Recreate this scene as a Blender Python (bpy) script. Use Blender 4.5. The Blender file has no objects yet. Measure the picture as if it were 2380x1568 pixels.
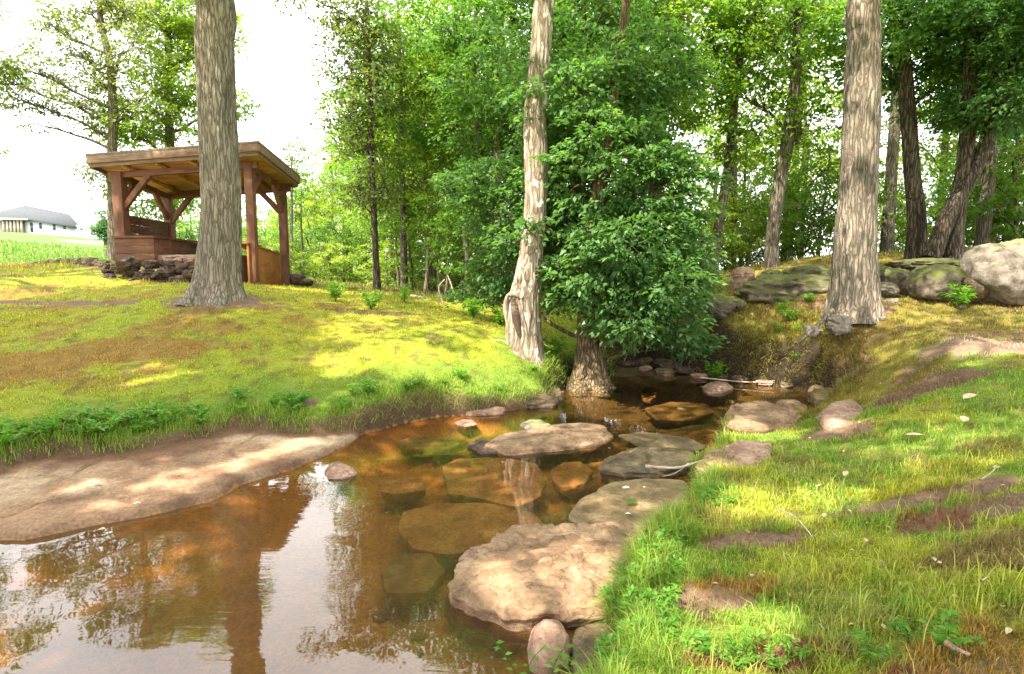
import bpy, math, random
import numpy as np
from mathutils import Vector

# ============================================================ camera, sky, sun, exposure
sc = bpy.context.scene
C = sc.collection
F = 1322.0            # focal length in units of a 2380 px wide frame (20 mm on 36 mm)
PITCH = math.radians(6.0)
ZE = 1.65             # eye height above the water
cam_d = bpy.data.cameras.new('camera')
cam_d.lens = 36.0 * F / 2380.0
cam_d.sensor_width = 36.0
cam_d.clip_start = 0.05
cam_d.clip_end = 3000
cam = bpy.data.objects.new('camera', cam_d)
C.objects.link(cam)
cam.location = (0, 0, ZE)
cam.rotation_euler = (math.pi / 2 - PITCH, 0, 0)
sc.camera = cam

SUN_AZ = math.radians(222)      # compass direction the sun stands in (0 = +Y, clockwise)
SUN_EL = math.radians(56)
sun_dir = np.array([math.sin(SUN_AZ) * math.cos(SUN_EL), math.cos(SUN_AZ) * math.cos(SUN_EL), math.sin(SUN_EL)])
sd = bpy.data.lights.new('sun', 'SUN')
sd.energy = 5.0
sd.angle = math.radians(0.6)
sd.color = (1.0, 0.93, 0.80)
sun = bpy.data.objects.new('sun', sd)
C.objects.link(sun)
sun.rotation_euler = Vector(-sun_dir).to_track_quat('-Z', 'Y').to_euler()

w = bpy.data.worlds.new('World')
sc.world = w
w.use_nodes = True
nt = w.node_tree
nt.nodes.clear()
o = nt.nodes.new('ShaderNodeOutputWorld')
bg1 = nt.nodes.new('ShaderNodeBackground')
sky = nt.nodes.new('ShaderNodeTexSky')
sky.sky_type = 'NISHITA'
sky.sun_disc = False
sky.sun_elevation = SUN_EL
sky.sun_rotation = SUN_AZ
sky.dust_density = 3.0
nt.links.new(sky.outputs[0], bg1.inputs[0])
bg1.inputs[1].default_value = 0.13
bg2 = nt.nodes.new('ShaderNodeBackground')          # bright thin cloud cover
tc = nt.nodes.new('ShaderNodeTexCoord')
n1 = nt.nodes.new('ShaderNodeTexNoise')
n1.inputs['Scale'].default_value = 2.6
n1.inputs['Detail'].default_value = 6
n1.inputs['Distortion'].default_value = 0.4
cr = nt.nodes.new('ShaderNodeValToRGB')
cr.color_ramp.elements[0].position = 0.32
cr.color_ramp.elements[0].color = (0.62, 0.66, 0.72, 1)
cr.color_ramp.elements[1].position = 0.62
cr.color_ramp.elements[1].color = (1.0, 0.99, 0.97, 1)
nt.links.new(tc.outputs['Generated'], n1.inputs['Vector'])
nt.links.new(n1.outputs['Fac'], cr.inputs[0])
nt.links.new(cr.outputs[0], bg2.inputs[0])
bg2.inputs[1].default_value = 2.3
mixw = nt.nodes.new('ShaderNodeMixShader')
mixw.inputs[0].default_value = 0.85
nt.links.new(bg1.outputs[0], mixw.inputs[1])
nt.links.new(bg2.outputs[0], mixw.inputs[2])
nt.links.new(mixw.outputs[0], o.inputs[0])

sc.view_settings.view_transform = 'Standard'
sc.view_settings.look = 'None'
sc.view_settings.gamma = 1.0
sc.view_settings.exposure = 1.5
sc.render.engine = 'CYCLES'
sc.cycles.use_denoising = True
sc.cycles.max_bounces = 7
sc.cycles.diffuse_bounces = 4
sc.cycles.glossy_bounces = 3
sc.cycles.transmission_bounces = 4
sc.cycles.transparent_max_bounces = 8
sc.cycles.caustics_reflective = False
sc.cycles.caustics_refractive = False
sc.cycles.sample_clamp_indirect = 6.0

rng = np.random.default_rng(7)
random.seed(7)

# ============================================================ pixel -> world (2380 px frame)
cp, sp = math.cos(PITCH), math.sin(PITCH)
def ray(u, v):
    xc = (np.asarray(u, float) - 1190) / F
    yc = -(np.asarray(v, float) - 784) / F
    return np.stack([xc, cp + sp * yc, cp * yc - sp + 0 * xc], -1)
def P(u, v, y):                      # point on the pixel's ray at distance y ahead
    d = ray(u, v); t = y / d[..., 1]
    return d * t[..., None] + np.array([0, 0, ZE]) if d.ndim > 1 else d * t + np.array([0, 0, ZE])
def PZ(u, v, z):                     # point where the pixel's ray meets height z
    d = ray(u, v); t = (z - ZE) / d[..., 2]
    return d * t[..., None] + np.array([0, 0, ZE]) if d.ndim > 1 else d * t + np.array([0, 0, ZE])

# ============================================================ numpy noise
def _h(ix, iy, iz, seed):
    with np.errstate(over='ignore'):
        n = (ix.astype(np.int64) * 374761393 + iy.astype(np.int64) * 668265263 + iz.astype(np.int64) * 2147483647 + seed * 974634777)
        n = (n ^ (n >> 13)) * 1274126177
        n = n ^ (n >> 16)
    return (n & 0xFFFFFF).astype(np.float64) / float(0xFFFFFF)
def vn3(x, y, z, seed=0):
    x, y, z = np.broadcast_arrays(np.asarray(x, float), np.asarray(y, float), np.asarray(z, float))
    ix, iy, iz = np.floor(x), np.floor(y), np.floor(z)
    fx, fy, fz = x - ix, y - iy, z - iz
    fx, fy, fz = [f * f * (3 - 2 * f) for f in (fx, fy, fz)]
    r = 0
    for a in (0, 1):
        for b in (0, 1):
            for c in (0, 1):
                r = r + _h(ix + a, iy + b, iz + c, seed) * (fx if a else 1 - fx) * (fy if b else 1 - fy) * (fz if c else 1 - fz)
    return r * 2 - 1
def vn2(x, y, seed=0):
    x, y = np.broadcast_arrays(np.asarray(x, float), np.asarray(y, float))
    ix, iy = np.floor(x), np.floor(y)
    fx, fy = x - ix, y - iy
    fx, fy = fx * fx * (3 - 2 * fx), fy * fy * (3 - 2 * fy)
    z0 = np.zeros_like(ix); r = 0
    for a in (0, 1):
        for b in (0, 1):
            r = r + _h(ix + a, iy + b, z0, seed) * (fx if a else 1 - fx) * (fy if b else 1 - fy)
    return r * 2 - 1
def fbm2(x, y, sc_=1.0, oct=4, seed=0, g=0.5):
    r = 0; a = 1.0; s = 0
    for i in range(oct):
        r = r + a * vn2(np.asarray(x) * sc_ + 17.3 * i, np.asarray(y) * sc_ - 9.1 * i, seed + i); s += a; a *= g; sc_ *= 2.03
    return r / s
def fbm3(p, sc_=1.0, oct=4, seed=0, g=0.5):
    r = 0; a = 1.0; s = 0
    for i in range(oct):
        r = r + a * vn3(p[..., 0] * sc_ + 3.1 * i, p[..., 1] * sc_ + 7.7 * i, p[..., 2] * sc_ - 5.3 * i, seed + i); s += a; a *= g; sc_ *= 2.03
    return r / s
def sstep(a, b, x):
    t = np.clip((x - a) / (b - a), 0, 1)
    return t * t * (3 - 2 * t)

# ============================================================ mesh helpers
def mesh_from(name, V, faces, col=None, smooth=True, uv=None):
    """V (n,3); faces: list of int arrays (m,k)"""
    me = bpy.data.meshes.new(name)
    V = np.asarray(V, np.float32)
    if not isinstance(faces, (list, tuple)): faces = [faces]
    faces = [np.asarray(f, np.int32) for f in faces if len(f)]
    loops = np.concatenate([f.ravel() for f in faces])
    sizes = np.concatenate([np.full(len(f), f.shape[1], np.int32) for f in faces])
    starts = np.concatenate([[0], np.cumsum(sizes)[:-1]]).astype(np.int32)
    me.vertices.add(len(V)); me.vertices.foreach_set('co', V.ravel())
    me.loops.add(len(loops)); me.loops.foreach_set('vertex_index', loops)
    me.polygons.add(len(sizes)); me.polygons.foreach_set('loop_start', starts)
    me.polygons.foreach_set('loop_total', sizes)
    if smooth: me.polygons.foreach_set('use_smooth', np.ones(len(sizes), bool))
    me.update(calc_edges=True)
    if col is not None:
        col = np.asarray(col, np.float32)
        if col.shape[1] == 3: col = np.concatenate([col, np.ones((len(col), 1), np.float32)], 1)
        at = me.color_attributes.new('Col', 'FLOAT_COLOR', 'POINT')
        at.data.foreach_set('color', col.ravel())
    return me
def link(name, me, mat=None, parent=None):
    ob = bpy.data.objects.new(name, me)
    C.objects.link(ob)
    if mat is not None and me is not None and len(me.materials) == 0: me.materials.append(mat)
    if parent is not None: ob.parent = parent
    return ob
def empty(name, loc=(0, 0, 0)):
    ob = bpy.data.objects.new(name, None); C.objects.link(ob)
    ob.location = loc; ob.empty_display_size = 0.2
    return ob
def tag(ob, label=None, cat=None, group=None, kind=None):
    if label: ob['label'] = label
    if cat: ob['category'] = cat
    if group: ob['group'] = group
    if kind: ob['kind'] = kind
    return ob
def copy_tree(ob, parent=None):
    c = ob.copy(); C.objects.link(c)
    if parent is not None: c.parent = parent
    for ch in list(ob.children): copy_tree(ch, c)
    return c
class MB:
    def __init__(s): s.V = []; s.F4 = []; s.F3 = []; s.n = 0; s.C = []
    def add(s, V, F, col=None):
        V = np.asarray(V, float).reshape(-1, 3)
        for f in (F if isinstance(F, list) and len(F) and isinstance(F[0], np.ndarray) else [np.asarray(F)]):
            if not len(f): continue
            (s.F4 if f.shape[1] == 4 else s.F3).append(f + s.n)
        s.V.append(V); s.n += len(V)
        if col is not None: s.C.append(np.tile(col, (len(V), 1)) if np.ndim(col) == 1 else col)
    def box(s, c, size, R=None):
        c = np.asarray(c, float); h = np.asarray(size, float) / 2
        v = np.array([[i, j, k] for i in (-1, 1) for j in (-1, 1) for k in (-1, 1)], float) * h
        if R is not None: v = v @ np.asarray(R).T
        s.add(v + c, np.array([[0, 1, 3, 2], [4, 6, 7, 5], [0, 4, 5, 1], [2, 3, 7, 6], [0, 2, 6, 4], [1, 5, 7, 3]]))
    def beam(s, p0, p1, wd, hd, up=(0, 0, 1)):
        p0, p1 = np.asarray(p0, float), np.asarray(p1, float)
        d = p1 - p0; L = np.linalg.norm(d); d /= L
        up = np.asarray(up, float)
        if abs(d @ up) > 0.98: up = np.array([0, 1.0, 0])
        sx = np.cross(d, up); sx /= np.linalg.norm(sx); u = np.cross(sx, d)
        s.box((p0 + p1) / 2, (L, wd, hd), np.stack([d, sx, u], 1))
    def hexa(s, bot, top):       # four bottom corners, four top corners
        s.add(np.array(list(bot) + list(top)), np.array([[3, 2, 1, 0], [4, 5, 6, 7], [0, 1, 5, 4], [1, 2, 6, 5], [2, 3, 7, 6], [3, 0, 4, 7]]))
    def tube(s, pts, rad, k=6, cap=True):
        pts = np.asarray(pts, float); n = len(pts); rad = np.broadcast_to(rad, (n,))
        T = np.gradient(pts, axis=0); T /= np.linalg.norm(T, axis=1)[:, None] + 1e-9
        ref = np.array([1.0, 0, 0]) if abs(T[0][0]) < 0.8 else np.array([0, 1.0, 0])
        a = np.cross(T, ref); a /= np.linalg.norm(a, axis=1)[:, None] + 1e-9
        b = np.cross(T, a)
        th = np.linspace(0, 2 * np.pi, k, endpoint=False)
        V = pts[:, None] + rad[:, None, None] * (np.cos(th)[None, :, None] * a[:, None] + np.sin(th)[None, :, None] * b[:, None])
        i = np.arange(n - 1)[:, None] * k; j = np.arange(k)[None]; j2 = (j + 1) % k
        Fq = np.stack([i + j, i + j2, i + k + j2, i + k + j], -1).reshape(-1, 4)
        s.add(V.reshape(-1, 3), Fq)
    def mesh(s, name, smooth=False):
        fs = []
        if s.F4: fs.append(np.concatenate(s.F4))
        if s.F3: fs.append(np.concatenate(s.F3))
        return mesh_from(name, np.concatenate(s.V), fs, np.concatenate(s.C) if s.C else None, smooth)
    def build(s, name, mat, parent=None, smooth=False, bevel=0):
        ob = link(name, s.mesh(name, smooth), mat, parent)
        if bevel:
            m = ob.modifiers.new('bevel', 'BEVEL'); m.width = bevel; m.segments = 2; m.limit_method = 'ANGLE'
        return ob

# ============================================================ materials
def newmat(name):
    m = bpy.data.materials.new(name); m.use_nodes = True
    nt = m.node_tree; b = nt.nodes['Principled BSDF']
    return m, nt, b
def N(nt, t, **kw):
    n = nt.nodes.new(t)
    for k, v in kw.items():
        if k in n.inputs: n.inputs[k].default_value = v
        else: setattr(n, k, v)
    return n
def ramp(nt, fac, stops):
    r = nt.nodes.new('ShaderNodeValToRGB')
    el = r.color_ramp.elements
    while len(el) < len(stops): el.new(0.5)
    for e, (p, c) in zip(el, stops): e.position = p; e.color = (*c, 1)
    nt.links.new(fac, r.inputs[0])
    return r.outputs[0]
def mixc(nt, fac, a, b, mode='MIX'):
    m = nt.nodes.new('ShaderNodeMix'); m.data_type = 'RGBA'; m.blend_type = mode
    for sck, v in ((m.inputs['Factor'], fac), (m.inputs['A'], a), (m.inputs['B'], b)):
        if hasattr(v, 'is_linked') or isinstance(v, bpy.types.NodeSocket): nt.links.new(v, sck)
        elif isinstance(v, (int, float)): sck.default_value = v
        else: sck.default_value = (*v, 1)
    return [q for q in m.outputs if q.type == 'RGBA'][0]
def coords(nt, scale=(1, 1, 1), kind='Object'):
    t = nt.nodes.new('ShaderNodeTexCoord'); mp = nt.nodes.new('ShaderNodeMapping')
    mp.inputs['Scale'].default_value = scale
    nt.links.new(t.outputs[kind], mp.inputs[0])
    return mp.outputs[0]
def noise(nt, vec, s, d=5, r=0.55, dist=0):
    n = N(nt, 'ShaderNodeTexNoise', Scale=s, Detail=d, Roughness=r, Distortion=dist)
    if vec is not None: nt.links.new(vec, n.inputs['Vector'])
    return n.outputs['Fac']
def bump(nt, b, h, strength=0.5, dist=0.02):
    bp = N(nt, 'ShaderNodeBump', Strength=strength, Distance=dist)
    nt.links.new(h, bp.inputs['Height']); nt.links.new(bp.outputs[0], b.inputs['Normal'])
    return bp

def leaf_mat(name, c1, c2, c3, trans=0.45, objvar=True):
    """light-transmitting leaf; leaf-to-leaf colour variation comes from the Col attribute"""
    m, nt, b = newmat(name)
    at = N(nt, 'ShaderNodeAttribute', attribute_name='Col')
    sep = N(nt, 'ShaderNodeSeparateColor'); nt.links.new(at.outputs['Color'], sep.inputs[0])
    c = ramp(nt, sep.outputs[0], [(0.0, c1), (0.55, c2), (1.0, c3)])
    if objvar:
        oi = N(nt, 'ShaderNodeObjectInfo')
        hs = N(nt, 'ShaderNodeHueSaturation')
        mr = N(nt, 'ShaderNodeMapRange'); mr.inputs[3].default_value = 0.475; mr.inputs[4].default_value = 0.525
        nt.links.new(oi.outputs['Random'], mr.inputs[0]); nt.links.new(mr.outputs[0], hs.inputs['Hue'])
        mr2 = N(nt, 'ShaderNodeMapRange'); mr2.inputs[3].default_value = 1.3; mr2.inputs[4].default_value = 0.75
        nt.links.new(oi.outputs['Random'], mr2.inputs[0]); nt.links.new(mr2.outputs[0], hs.inputs['Value'])
        nt.links.new(c, hs.inputs['Color']); c = hs.outputs[0]
    nt.links.new(c, b.inputs['Base Color'])
    b.inputs['Roughness'].default_value = 0.42
    b.inputs['Specular IOR Level'].default_value = 0.45
    tr = N(nt, 'ShaderNodeBsdfTranslucent')
    tcol = mixc(nt, 1.0, c, (1.5, 1.55, 0.6), 'MULTIPLY')
    nt.links.new(tcol, tr.inputs['Color'])
    mx = N(nt, 'ShaderNodeMixShader'); mx.inputs[0].default_value = trans
    nt.links.new(b.outputs[0], mx.inputs[1]); nt.links.new(tr.outputs[0], mx.inputs[2])
    nt.links.new(mx.outputs[0], nt.nodes['Material Output'].inputs[0])
    return m
M = {}
M['leaf_dark'] = leaf_mat('dark_leaf', (0.050, 0.120, 0.036), (0.098, 0.205, 0.062), (0.18, 0.31, 0.10))
M['leaf_mid'] = leaf_mat('mid_leaf', (0.075, 0.15, 0.025), (0.15, 0.27, 0.04), (0.27, 0.40, 0.075))
M['leaf_light'] = leaf_mat('light_leaf', (0.13, 0.21, 0.03), (0.24, 0.36, 0.05), (0.38, 0.48, 0.10))  # yellow-green tone kept light to stand in for sunlit woods
M['leaf_olive'] = leaf_mat('olive_leaf', (0.065, 0.095, 0.035), (0.115, 0.155, 0.05), (0.20, 0.24, 0.08))
M['leaf_weed'] = leaf_mat('weed_leaf', (0.07, 0.18, 0.02), (0.14, 0.32, 0.035), (0.28, 0.46, 0.07), objvar=False)

def blade_mat():
    m, nt, b = newmat('grass_blade')
    at = N(nt, 'ShaderNodeAttribute', attribute_name='Col')
    nt.links.new(at.outputs['Color'], b.inputs['Base Color'])
    b.inputs['Roughness'].default_value = 0.55
    b.inputs['Specular IOR Level'].default_value = 0.3
    tr = N(nt, 'ShaderNodeBsdfTranslucent')
    nt.links.new(mixc(nt, 1.0, at.outputs['Color'], (1.3, 1.35, 0.7), 'MULTIPLY'), tr.inputs['Color'])
    mx = N(nt, 'ShaderNodeMixShader'); mx.inputs[0].default_value = 0.35
    nt.links.new(b.outputs[0], mx.inputs[1]); nt.links.new(tr.outputs[0], mx.inputs[2])
    nt.links.new(mx.outputs[0], nt.nodes['Material Output'].inputs[0])
    return m
M['blade'] = blade_mat()

def ground_mat():
    m, nt, b = newmat('ground_soil')
    at = N(nt, 'ShaderNodeAttribute', attribute_name='Col')
    v = coords(nt)
    n1 = noise(nt, v, 38, 8, 0.7)
    n2 = noise(nt, v, 6, 6, 0.6, 0.4)
    f1 = ramp(nt, n1, [(0.3, (0.62, 0.60, 0.56)), (0.5, (1, 1, 1)), (0.72, (1.5, 1.45, 1.3))])
    f2 = ramp(nt, n2, [(0.3, (0.75, 0.74, 0.72)), (0.6, (1.12, 1.12, 1.1))])
    c = mixc(nt, 1.0, at.outputs['Color'], f1, 'MULTIPLY'); c = mixc(nt, 1.0, c, f2, 'MULTIPLY')
    nt.links.new(c, b.inputs['Base Color'])
    b.inputs['Roughness'].default_value = 0.9
    b.inputs['Specular IOR Level'].default_value = 0.2
    bump(nt, b, n1, 0.7, 0.02)
    return m
M['ground'] = ground_mat()

def bark_mat(name, dark, mid, light, vs=1.0, blotch=None, bstr=1.0):
    m, nt, b = newmat(name)
    v = coords(nt, (9 * vs, 9 * vs, 1.5 * vs))
    f = noise(nt, v, 2.2, 8, 0.65, 0.9)
    v3b = coords(nt, (15 * vs, 15 * vs, 1.5 * vs))
    dn = N(nt, 'ShaderNodeTexNoise', Scale=6.0, Detail=4); nt.links.new(coords(nt, (1, 1, .6)), dn.inputs['Vector'])
    va = N(nt, 'ShaderNodeVectorMath', operation='SCALE'); va.inputs[3].default_value = 1.3; nt.links.new(dn.outputs['Color'], va.inputs[0])
    vb = N(nt, 'ShaderNodeVectorMath', operation='ADD'); nt.links.new(v3b, vb.inputs[0]); nt.links.new(va.outputs[0], vb.inputs[1]); v3 = vb.outputs[0]
    vo = N(nt, 'ShaderNodeTexVoronoi', feature='DISTANCE_TO_EDGE', Scale=1.5)
    nt.links.new(v3, vo.inputs['Vector'])
    e = N(nt, 'ShaderNodeMapRange'); nt.links.new(vo.outputs[0], e.inputs[0]); e.inputs[2].default_value = 0.28
    mul = N(nt, 'ShaderNodeMath', operation='MULTIPLY'); nt.links.new(e.outputs[0], mul.inputs[0]); nt.links.new(f, mul.inputs[1])
    add = N(nt, 'ShaderNodeMath', operation='ADD'); nt.links.new(mul.outputs[0], add.inputs[0])
    sc2 = N(nt, 'ShaderNodeMath', operation='MULTIPLY'); nt.links.new(f, sc2.inputs[0]); sc2.inputs[1].default_value = 0.45
    nt.links.new(sc2.outputs[0], add.inputs[1])
    c = ramp(nt, add.outputs[0], [(0.22, dark), (0.45, mid), (0.78, light)])
    v2 = coords(nt, (1, 1, 0.6))
    g = noise(nt, v2, 2.3, 4)
    c = mixc(nt, 1.0, c, ramp(nt, g, [(0.32, (0.72, 0.74, 0.68)), (0.68, (1.2, 1.17, 1.12))]), 'MULTIPLY')
    if blotch:
        g2 = noise(nt, coords(nt, (1, 1, 0.55)), 9, 4, 0.5, 0.6)
        k = ramp(nt, g2, [(0.60, (0, 0, 0)), (0.63, (1, 1, 1))])
        c = mixc(nt, k, c, blotch)
    nt.links.new(c, b.inputs['Base Color'])
    b.inputs['Roughness'].default_value = 0.9
    b.inputs['Specular IOR Level'].default_value = 0.15
    bump(nt, b, add.outputs[0], 0.9 * bstr, 0.03)
    return m
M['bark_oak'] = bark_mat('oak_bark', (0.12, 0.095, 0.075), (0.25, 0.21, 0.17), (0.36, 0.32, 0.265))
M['bark_right'] = bark_mat('ridged_bark', (0.11, 0.085, 0.065), (0.22, 0.18, 0.145), (0.36, 0.305, 0.25), 0.9)
M['bark_pale'] = bark_mat('pale_flaking_bark', (0.15, 0.11, 0.08), (0.30, 0.235, 0.18), (0.45, 0.385, 0.315), 0.8, (0.66, 0.60, 0.50), 0.6)
M['bark_dark'] = bark_mat('dark_bark', (0.03, 0.024, 0.018), (0.085, 0.065, 0.048), (0.19, 0.15, 0.115))
M['bark_grey'] = bark_mat('grey_bark', (0.08, 0.065, 0.05), (0.17, 0.14, 0.11), (0.30, 0.26, 0.20))
M['bark_mossy'] = bark_mat('mossy_bark', (0.06, 0.04, 0.02), (0.17, 0.12, 0.07), (0.30, 0.23, 0.14))

def rock_mat(name, dark, mid, light, moss=None, mossamt=0.5, scale=1.0, rough=0.85, crack=True, strat_=1.0):
    m, nt, b = newmat(name)
    v = coords(nt)
    f = noise(nt, v, 4.5 * scale, 9, 0.62, 0.5)
    g = noise(nt, v, 26 * scale, 6, 0.7)
    c = ramp(nt, f, [(0.30, dark), (0.50, mid), (0.72, light)])
    c = mixc(nt, 1.0, c, ramp(nt, g, [(0.3, (0.68, 0.66, 0.63)), (0.5, (1, 1, 1)), (0.7, (1.25, 1.22, 1.16))]), 'MULTIPLY')
    strat = noise(nt, coords(nt, (0.7, 0.7, 14)), 2.4, 5, 0.6, 0.8)
    c = mixc(nt, strat_, c, ramp(nt, strat, [(0.35, (0.68, 0.62, 0.58)), (0.55, (1.06, 1.06, 1.05))]), 'MULTIPLY')
    vo = N(nt, 'ShaderNodeTexVoronoi', feature='DISTANCE_TO_EDGE', Scale=3.2)
    dn = N(nt, 'ShaderNodeTexNoise', Scale=3.5, Detail=6); nt.links.new(v, dn.inputs['Vector'])
    va = N(nt, 'ShaderNodeVectorMath', operation='SCALE'); va.inputs[3].default_value = 0.9; nt.links.new(dn.outputs['Color'], va.inputs[0])
    vb = N(nt, 'ShaderNodeVectorMath', operation='ADD'); nt.links.new(v, vb.inputs[0]); nt.links.new(va.outputs[0], vb.inputs[1]); nt.links.new(vb.outputs[0], vo.inputs['Vector'])
    ck = ramp(nt, vo.outputs[0], [(0.0, (0.38, 0.34, 0.30)), (0.022, (1, 1, 1))])
    c = mixc(nt, 0.75, c, ck, 'MULTIPLY')
    if moss:
        geo = N(nt, 'ShaderNodeNewGeometry'); sx = N(nt, 'ShaderNodeSeparateXYZ')
        nt.links.new(geo.outputs['Normal'], sx.inputs[0])
        mn = noise(nt, v, 6, 5, 0.6)
        a = N(nt, 'ShaderNodeMath', operation='MULTIPLY'); nt.links.new(sx.outputs[2], a.inputs[0]); a.inputs[1].default_value = 0.35
        a2 = N(nt, 'ShaderNodeMath', operation='ADD'); nt.links.new(a.outputs[0], a2.inputs[0]); nt.links.new(mn, a2.inputs[1])
        th = 0.95 - mossamt * 0.5
        k = ramp(nt, a2.outputs[0], [(th - 0.08, (0, 0, 0)), (min(th + 0.06, 1.0), (1, 1, 1))])
        c = mixc(nt, k, c, moss)
    nt.links.new(c, b.inputs['Base Color'])
    b.inputs['Roughness'].default_value = rough
    b.inputs['Specular IOR Level'].default_value = 0.3
    ms = N(nt, 'ShaderNodeMath', operation='MULTIPLY'); nt.links.new(strat, ms.inputs[0]); ms.inputs[1].default_value = strat_
    ad = N(nt, 'ShaderNodeMath', operation='ADD'); nt.links.new(g, ad.inputs[0]); nt.links.new(ms.outputs[0], ad.inputs[1])
    bump(nt, b, ad.outputs[0], 0.7, 0.02)
    return m
M['rock_tan'] = rock_mat('tan_sandstone', (0.11, 0.068, 0.042), (0.27, 0.17, 0.10), (0.42, 0.285, 0.18))
M['rock_orange'] = rock_mat('orange_wet_sandstone', (0.27, 0.15, 0.075), (0.50, 0.29, 0.15), (0.60, 0.38, 0.21))
M['rock_wet'] = rock_mat('wet_mossy_rock', (0.05, 0.038, 0.024), (0.16, 0.115, 0.065), (0.32, 0.235, 0.14), None, 0.25, rough=0.35)
M['rock_olive'] = rock_mat('algae_coated_rock', (0.12, 0.08, 0.04), (0.28, 0.195, 0.10), (0.42, 0.31, 0.18), None, 0.2, rough=0.5)
M['rock_mossy'] = rock_mat('mossy_boulder', (0.045, 0.035, 0.025), (0.14, 0.115, 0.08), (0.34, 0.29, 0.22), (0.10, 0.105, 0.03), 0.62, strat_=0.3)
M['rock_grey'] = rock_mat('grey_lichen_boulder', (0.08, 0.065, 0.05), (0.20, 0.165, 0.135), (0.38, 0.32, 0.27), (0.26, 0.24, 0.10), 0.25, strat_=0.15)
M['rock_pink'] = rock_mat('reddish_rock', (0.20, 0.11, 0.08), (0.37, 0.23, 0.17), (0.52, 0.37, 0.28))
M['rock_dark'] = rock_mat('dark_clod', (0.035, 0.022, 0.016), (0.10, 0.065, 0.045), (0.22, 0.155, 0.11))

def wood_mat(name, a, bc, c3, vec=(1.2, 14, 14), rough=0.7):
    m, nt, b = newmat(name)
    f = noise(nt, coords(nt, vec), 2.0, 7, 0.6, 0.8)
    g = noise(nt, coords(nt), 1.7, 5)
    c = ramp(nt, f, [(0.3, a), (0.5, bc), (0.72, c3)])
    c = mixc(nt, 1.0, c, ramp(nt, g, [(0.3, (0.72, 0.7, 0.68)), (0.7, (1.18, 1.15, 1.1))]), 'MULTIPLY')
    nt.links.new(c, b.inputs['Base Color']); b.inputs['Roughness'].default_value = rough
    b.inputs['Specular IOR Level'].default_value = 0.3
    bump(nt, b, f, 0.35, 0.01)
    return m
M['wood_red'] = wood_mat('red_stained_timber', (0.10, 0.042, 0.026), (0.18, 0.078, 0.046), (0.27, 0.135, 0.085), (3, 3, 1.0))
M['wood_red_h'] = wood_mat('red_stained_board', (0.085, 0.035, 0.02), (0.16, 0.066, 0.038), (0.25, 0.12, 0.075), (1.0, 3, 12))
M['wood_orange'] = wood_mat('orange_stained_panel', (0.24, 0.09, 0.025), (0.36, 0.145, 0.04), (0.46, 0.21, 0.07), (3, 1.0, 3))
M['wood_ply'] = wood_mat('stained_plywood', (0.34, 0.14, 0.035), (0.55, 0.26, 0.07), (0.62, 0.42, 0.18), (0.8, 2.2, 2))
M['wood_fascia'] = wood_mat('weathered_fascia', (0.13, 0.08, 0.055), (0.23, 0.145, 0.10), (0.34, 0.235, 0.165), (1, 6, 12))
M['wood_dead'] = wood_mat('bleached_dead_wood', (0.22, 0.17, 0.12), (0.45, 0.37, 0.28), (0.66, 0.58, 0.47), (4, 4, 1.5))
def plain(name, col, rough=0.7, var=0.2, s=3):
    m, nt, b = newmat(name)
    f = noise(nt, coords(nt), s, 5)
    c = ramp(nt, f, [(0.3, tuple(x * (1 - var) for x in col)), (0.7, tuple(min(x * (1 + var), 1) for x in col))])
    nt.links.new(c, b.inputs['Base Color']); b.inputs['Roughness'].default_value = rough
    return m
M['shingle'] = plain('brown_shingle', (0.20, 0.13, 0.09), 0.9, 0.3, 20)
M['h_roof'] = plain('grey_shingle_roof', (0.055, 0.06, 0.065), 0.9, 0.15, 2)
M['h_wall'] = plain('white_siding', (0.66, 0.67, 0.68), 0.7, 0.04, 1)
M['h_glass'] = plain('dark_window_glass', (0.06, 0.07, 0.085), 0.15, 0.1)
M['h_trim'] = plain('tan_porch_timber', (0.42, 0.36, 0.28), 0.7, 0.1)
M['floor'] = plain('stone_floor', (0.30, 0.22, 0.16), 0.9, 0.3, 9)
M['dry_leaf'] = plain('dry_leaf', (0.52, 0.40, 0.22), 0.6, 0.25, 40)
M['petal'] = plain('pale_flower', (0.75, 0.72, 0.62), 0.6, 0.1, 40)

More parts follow.
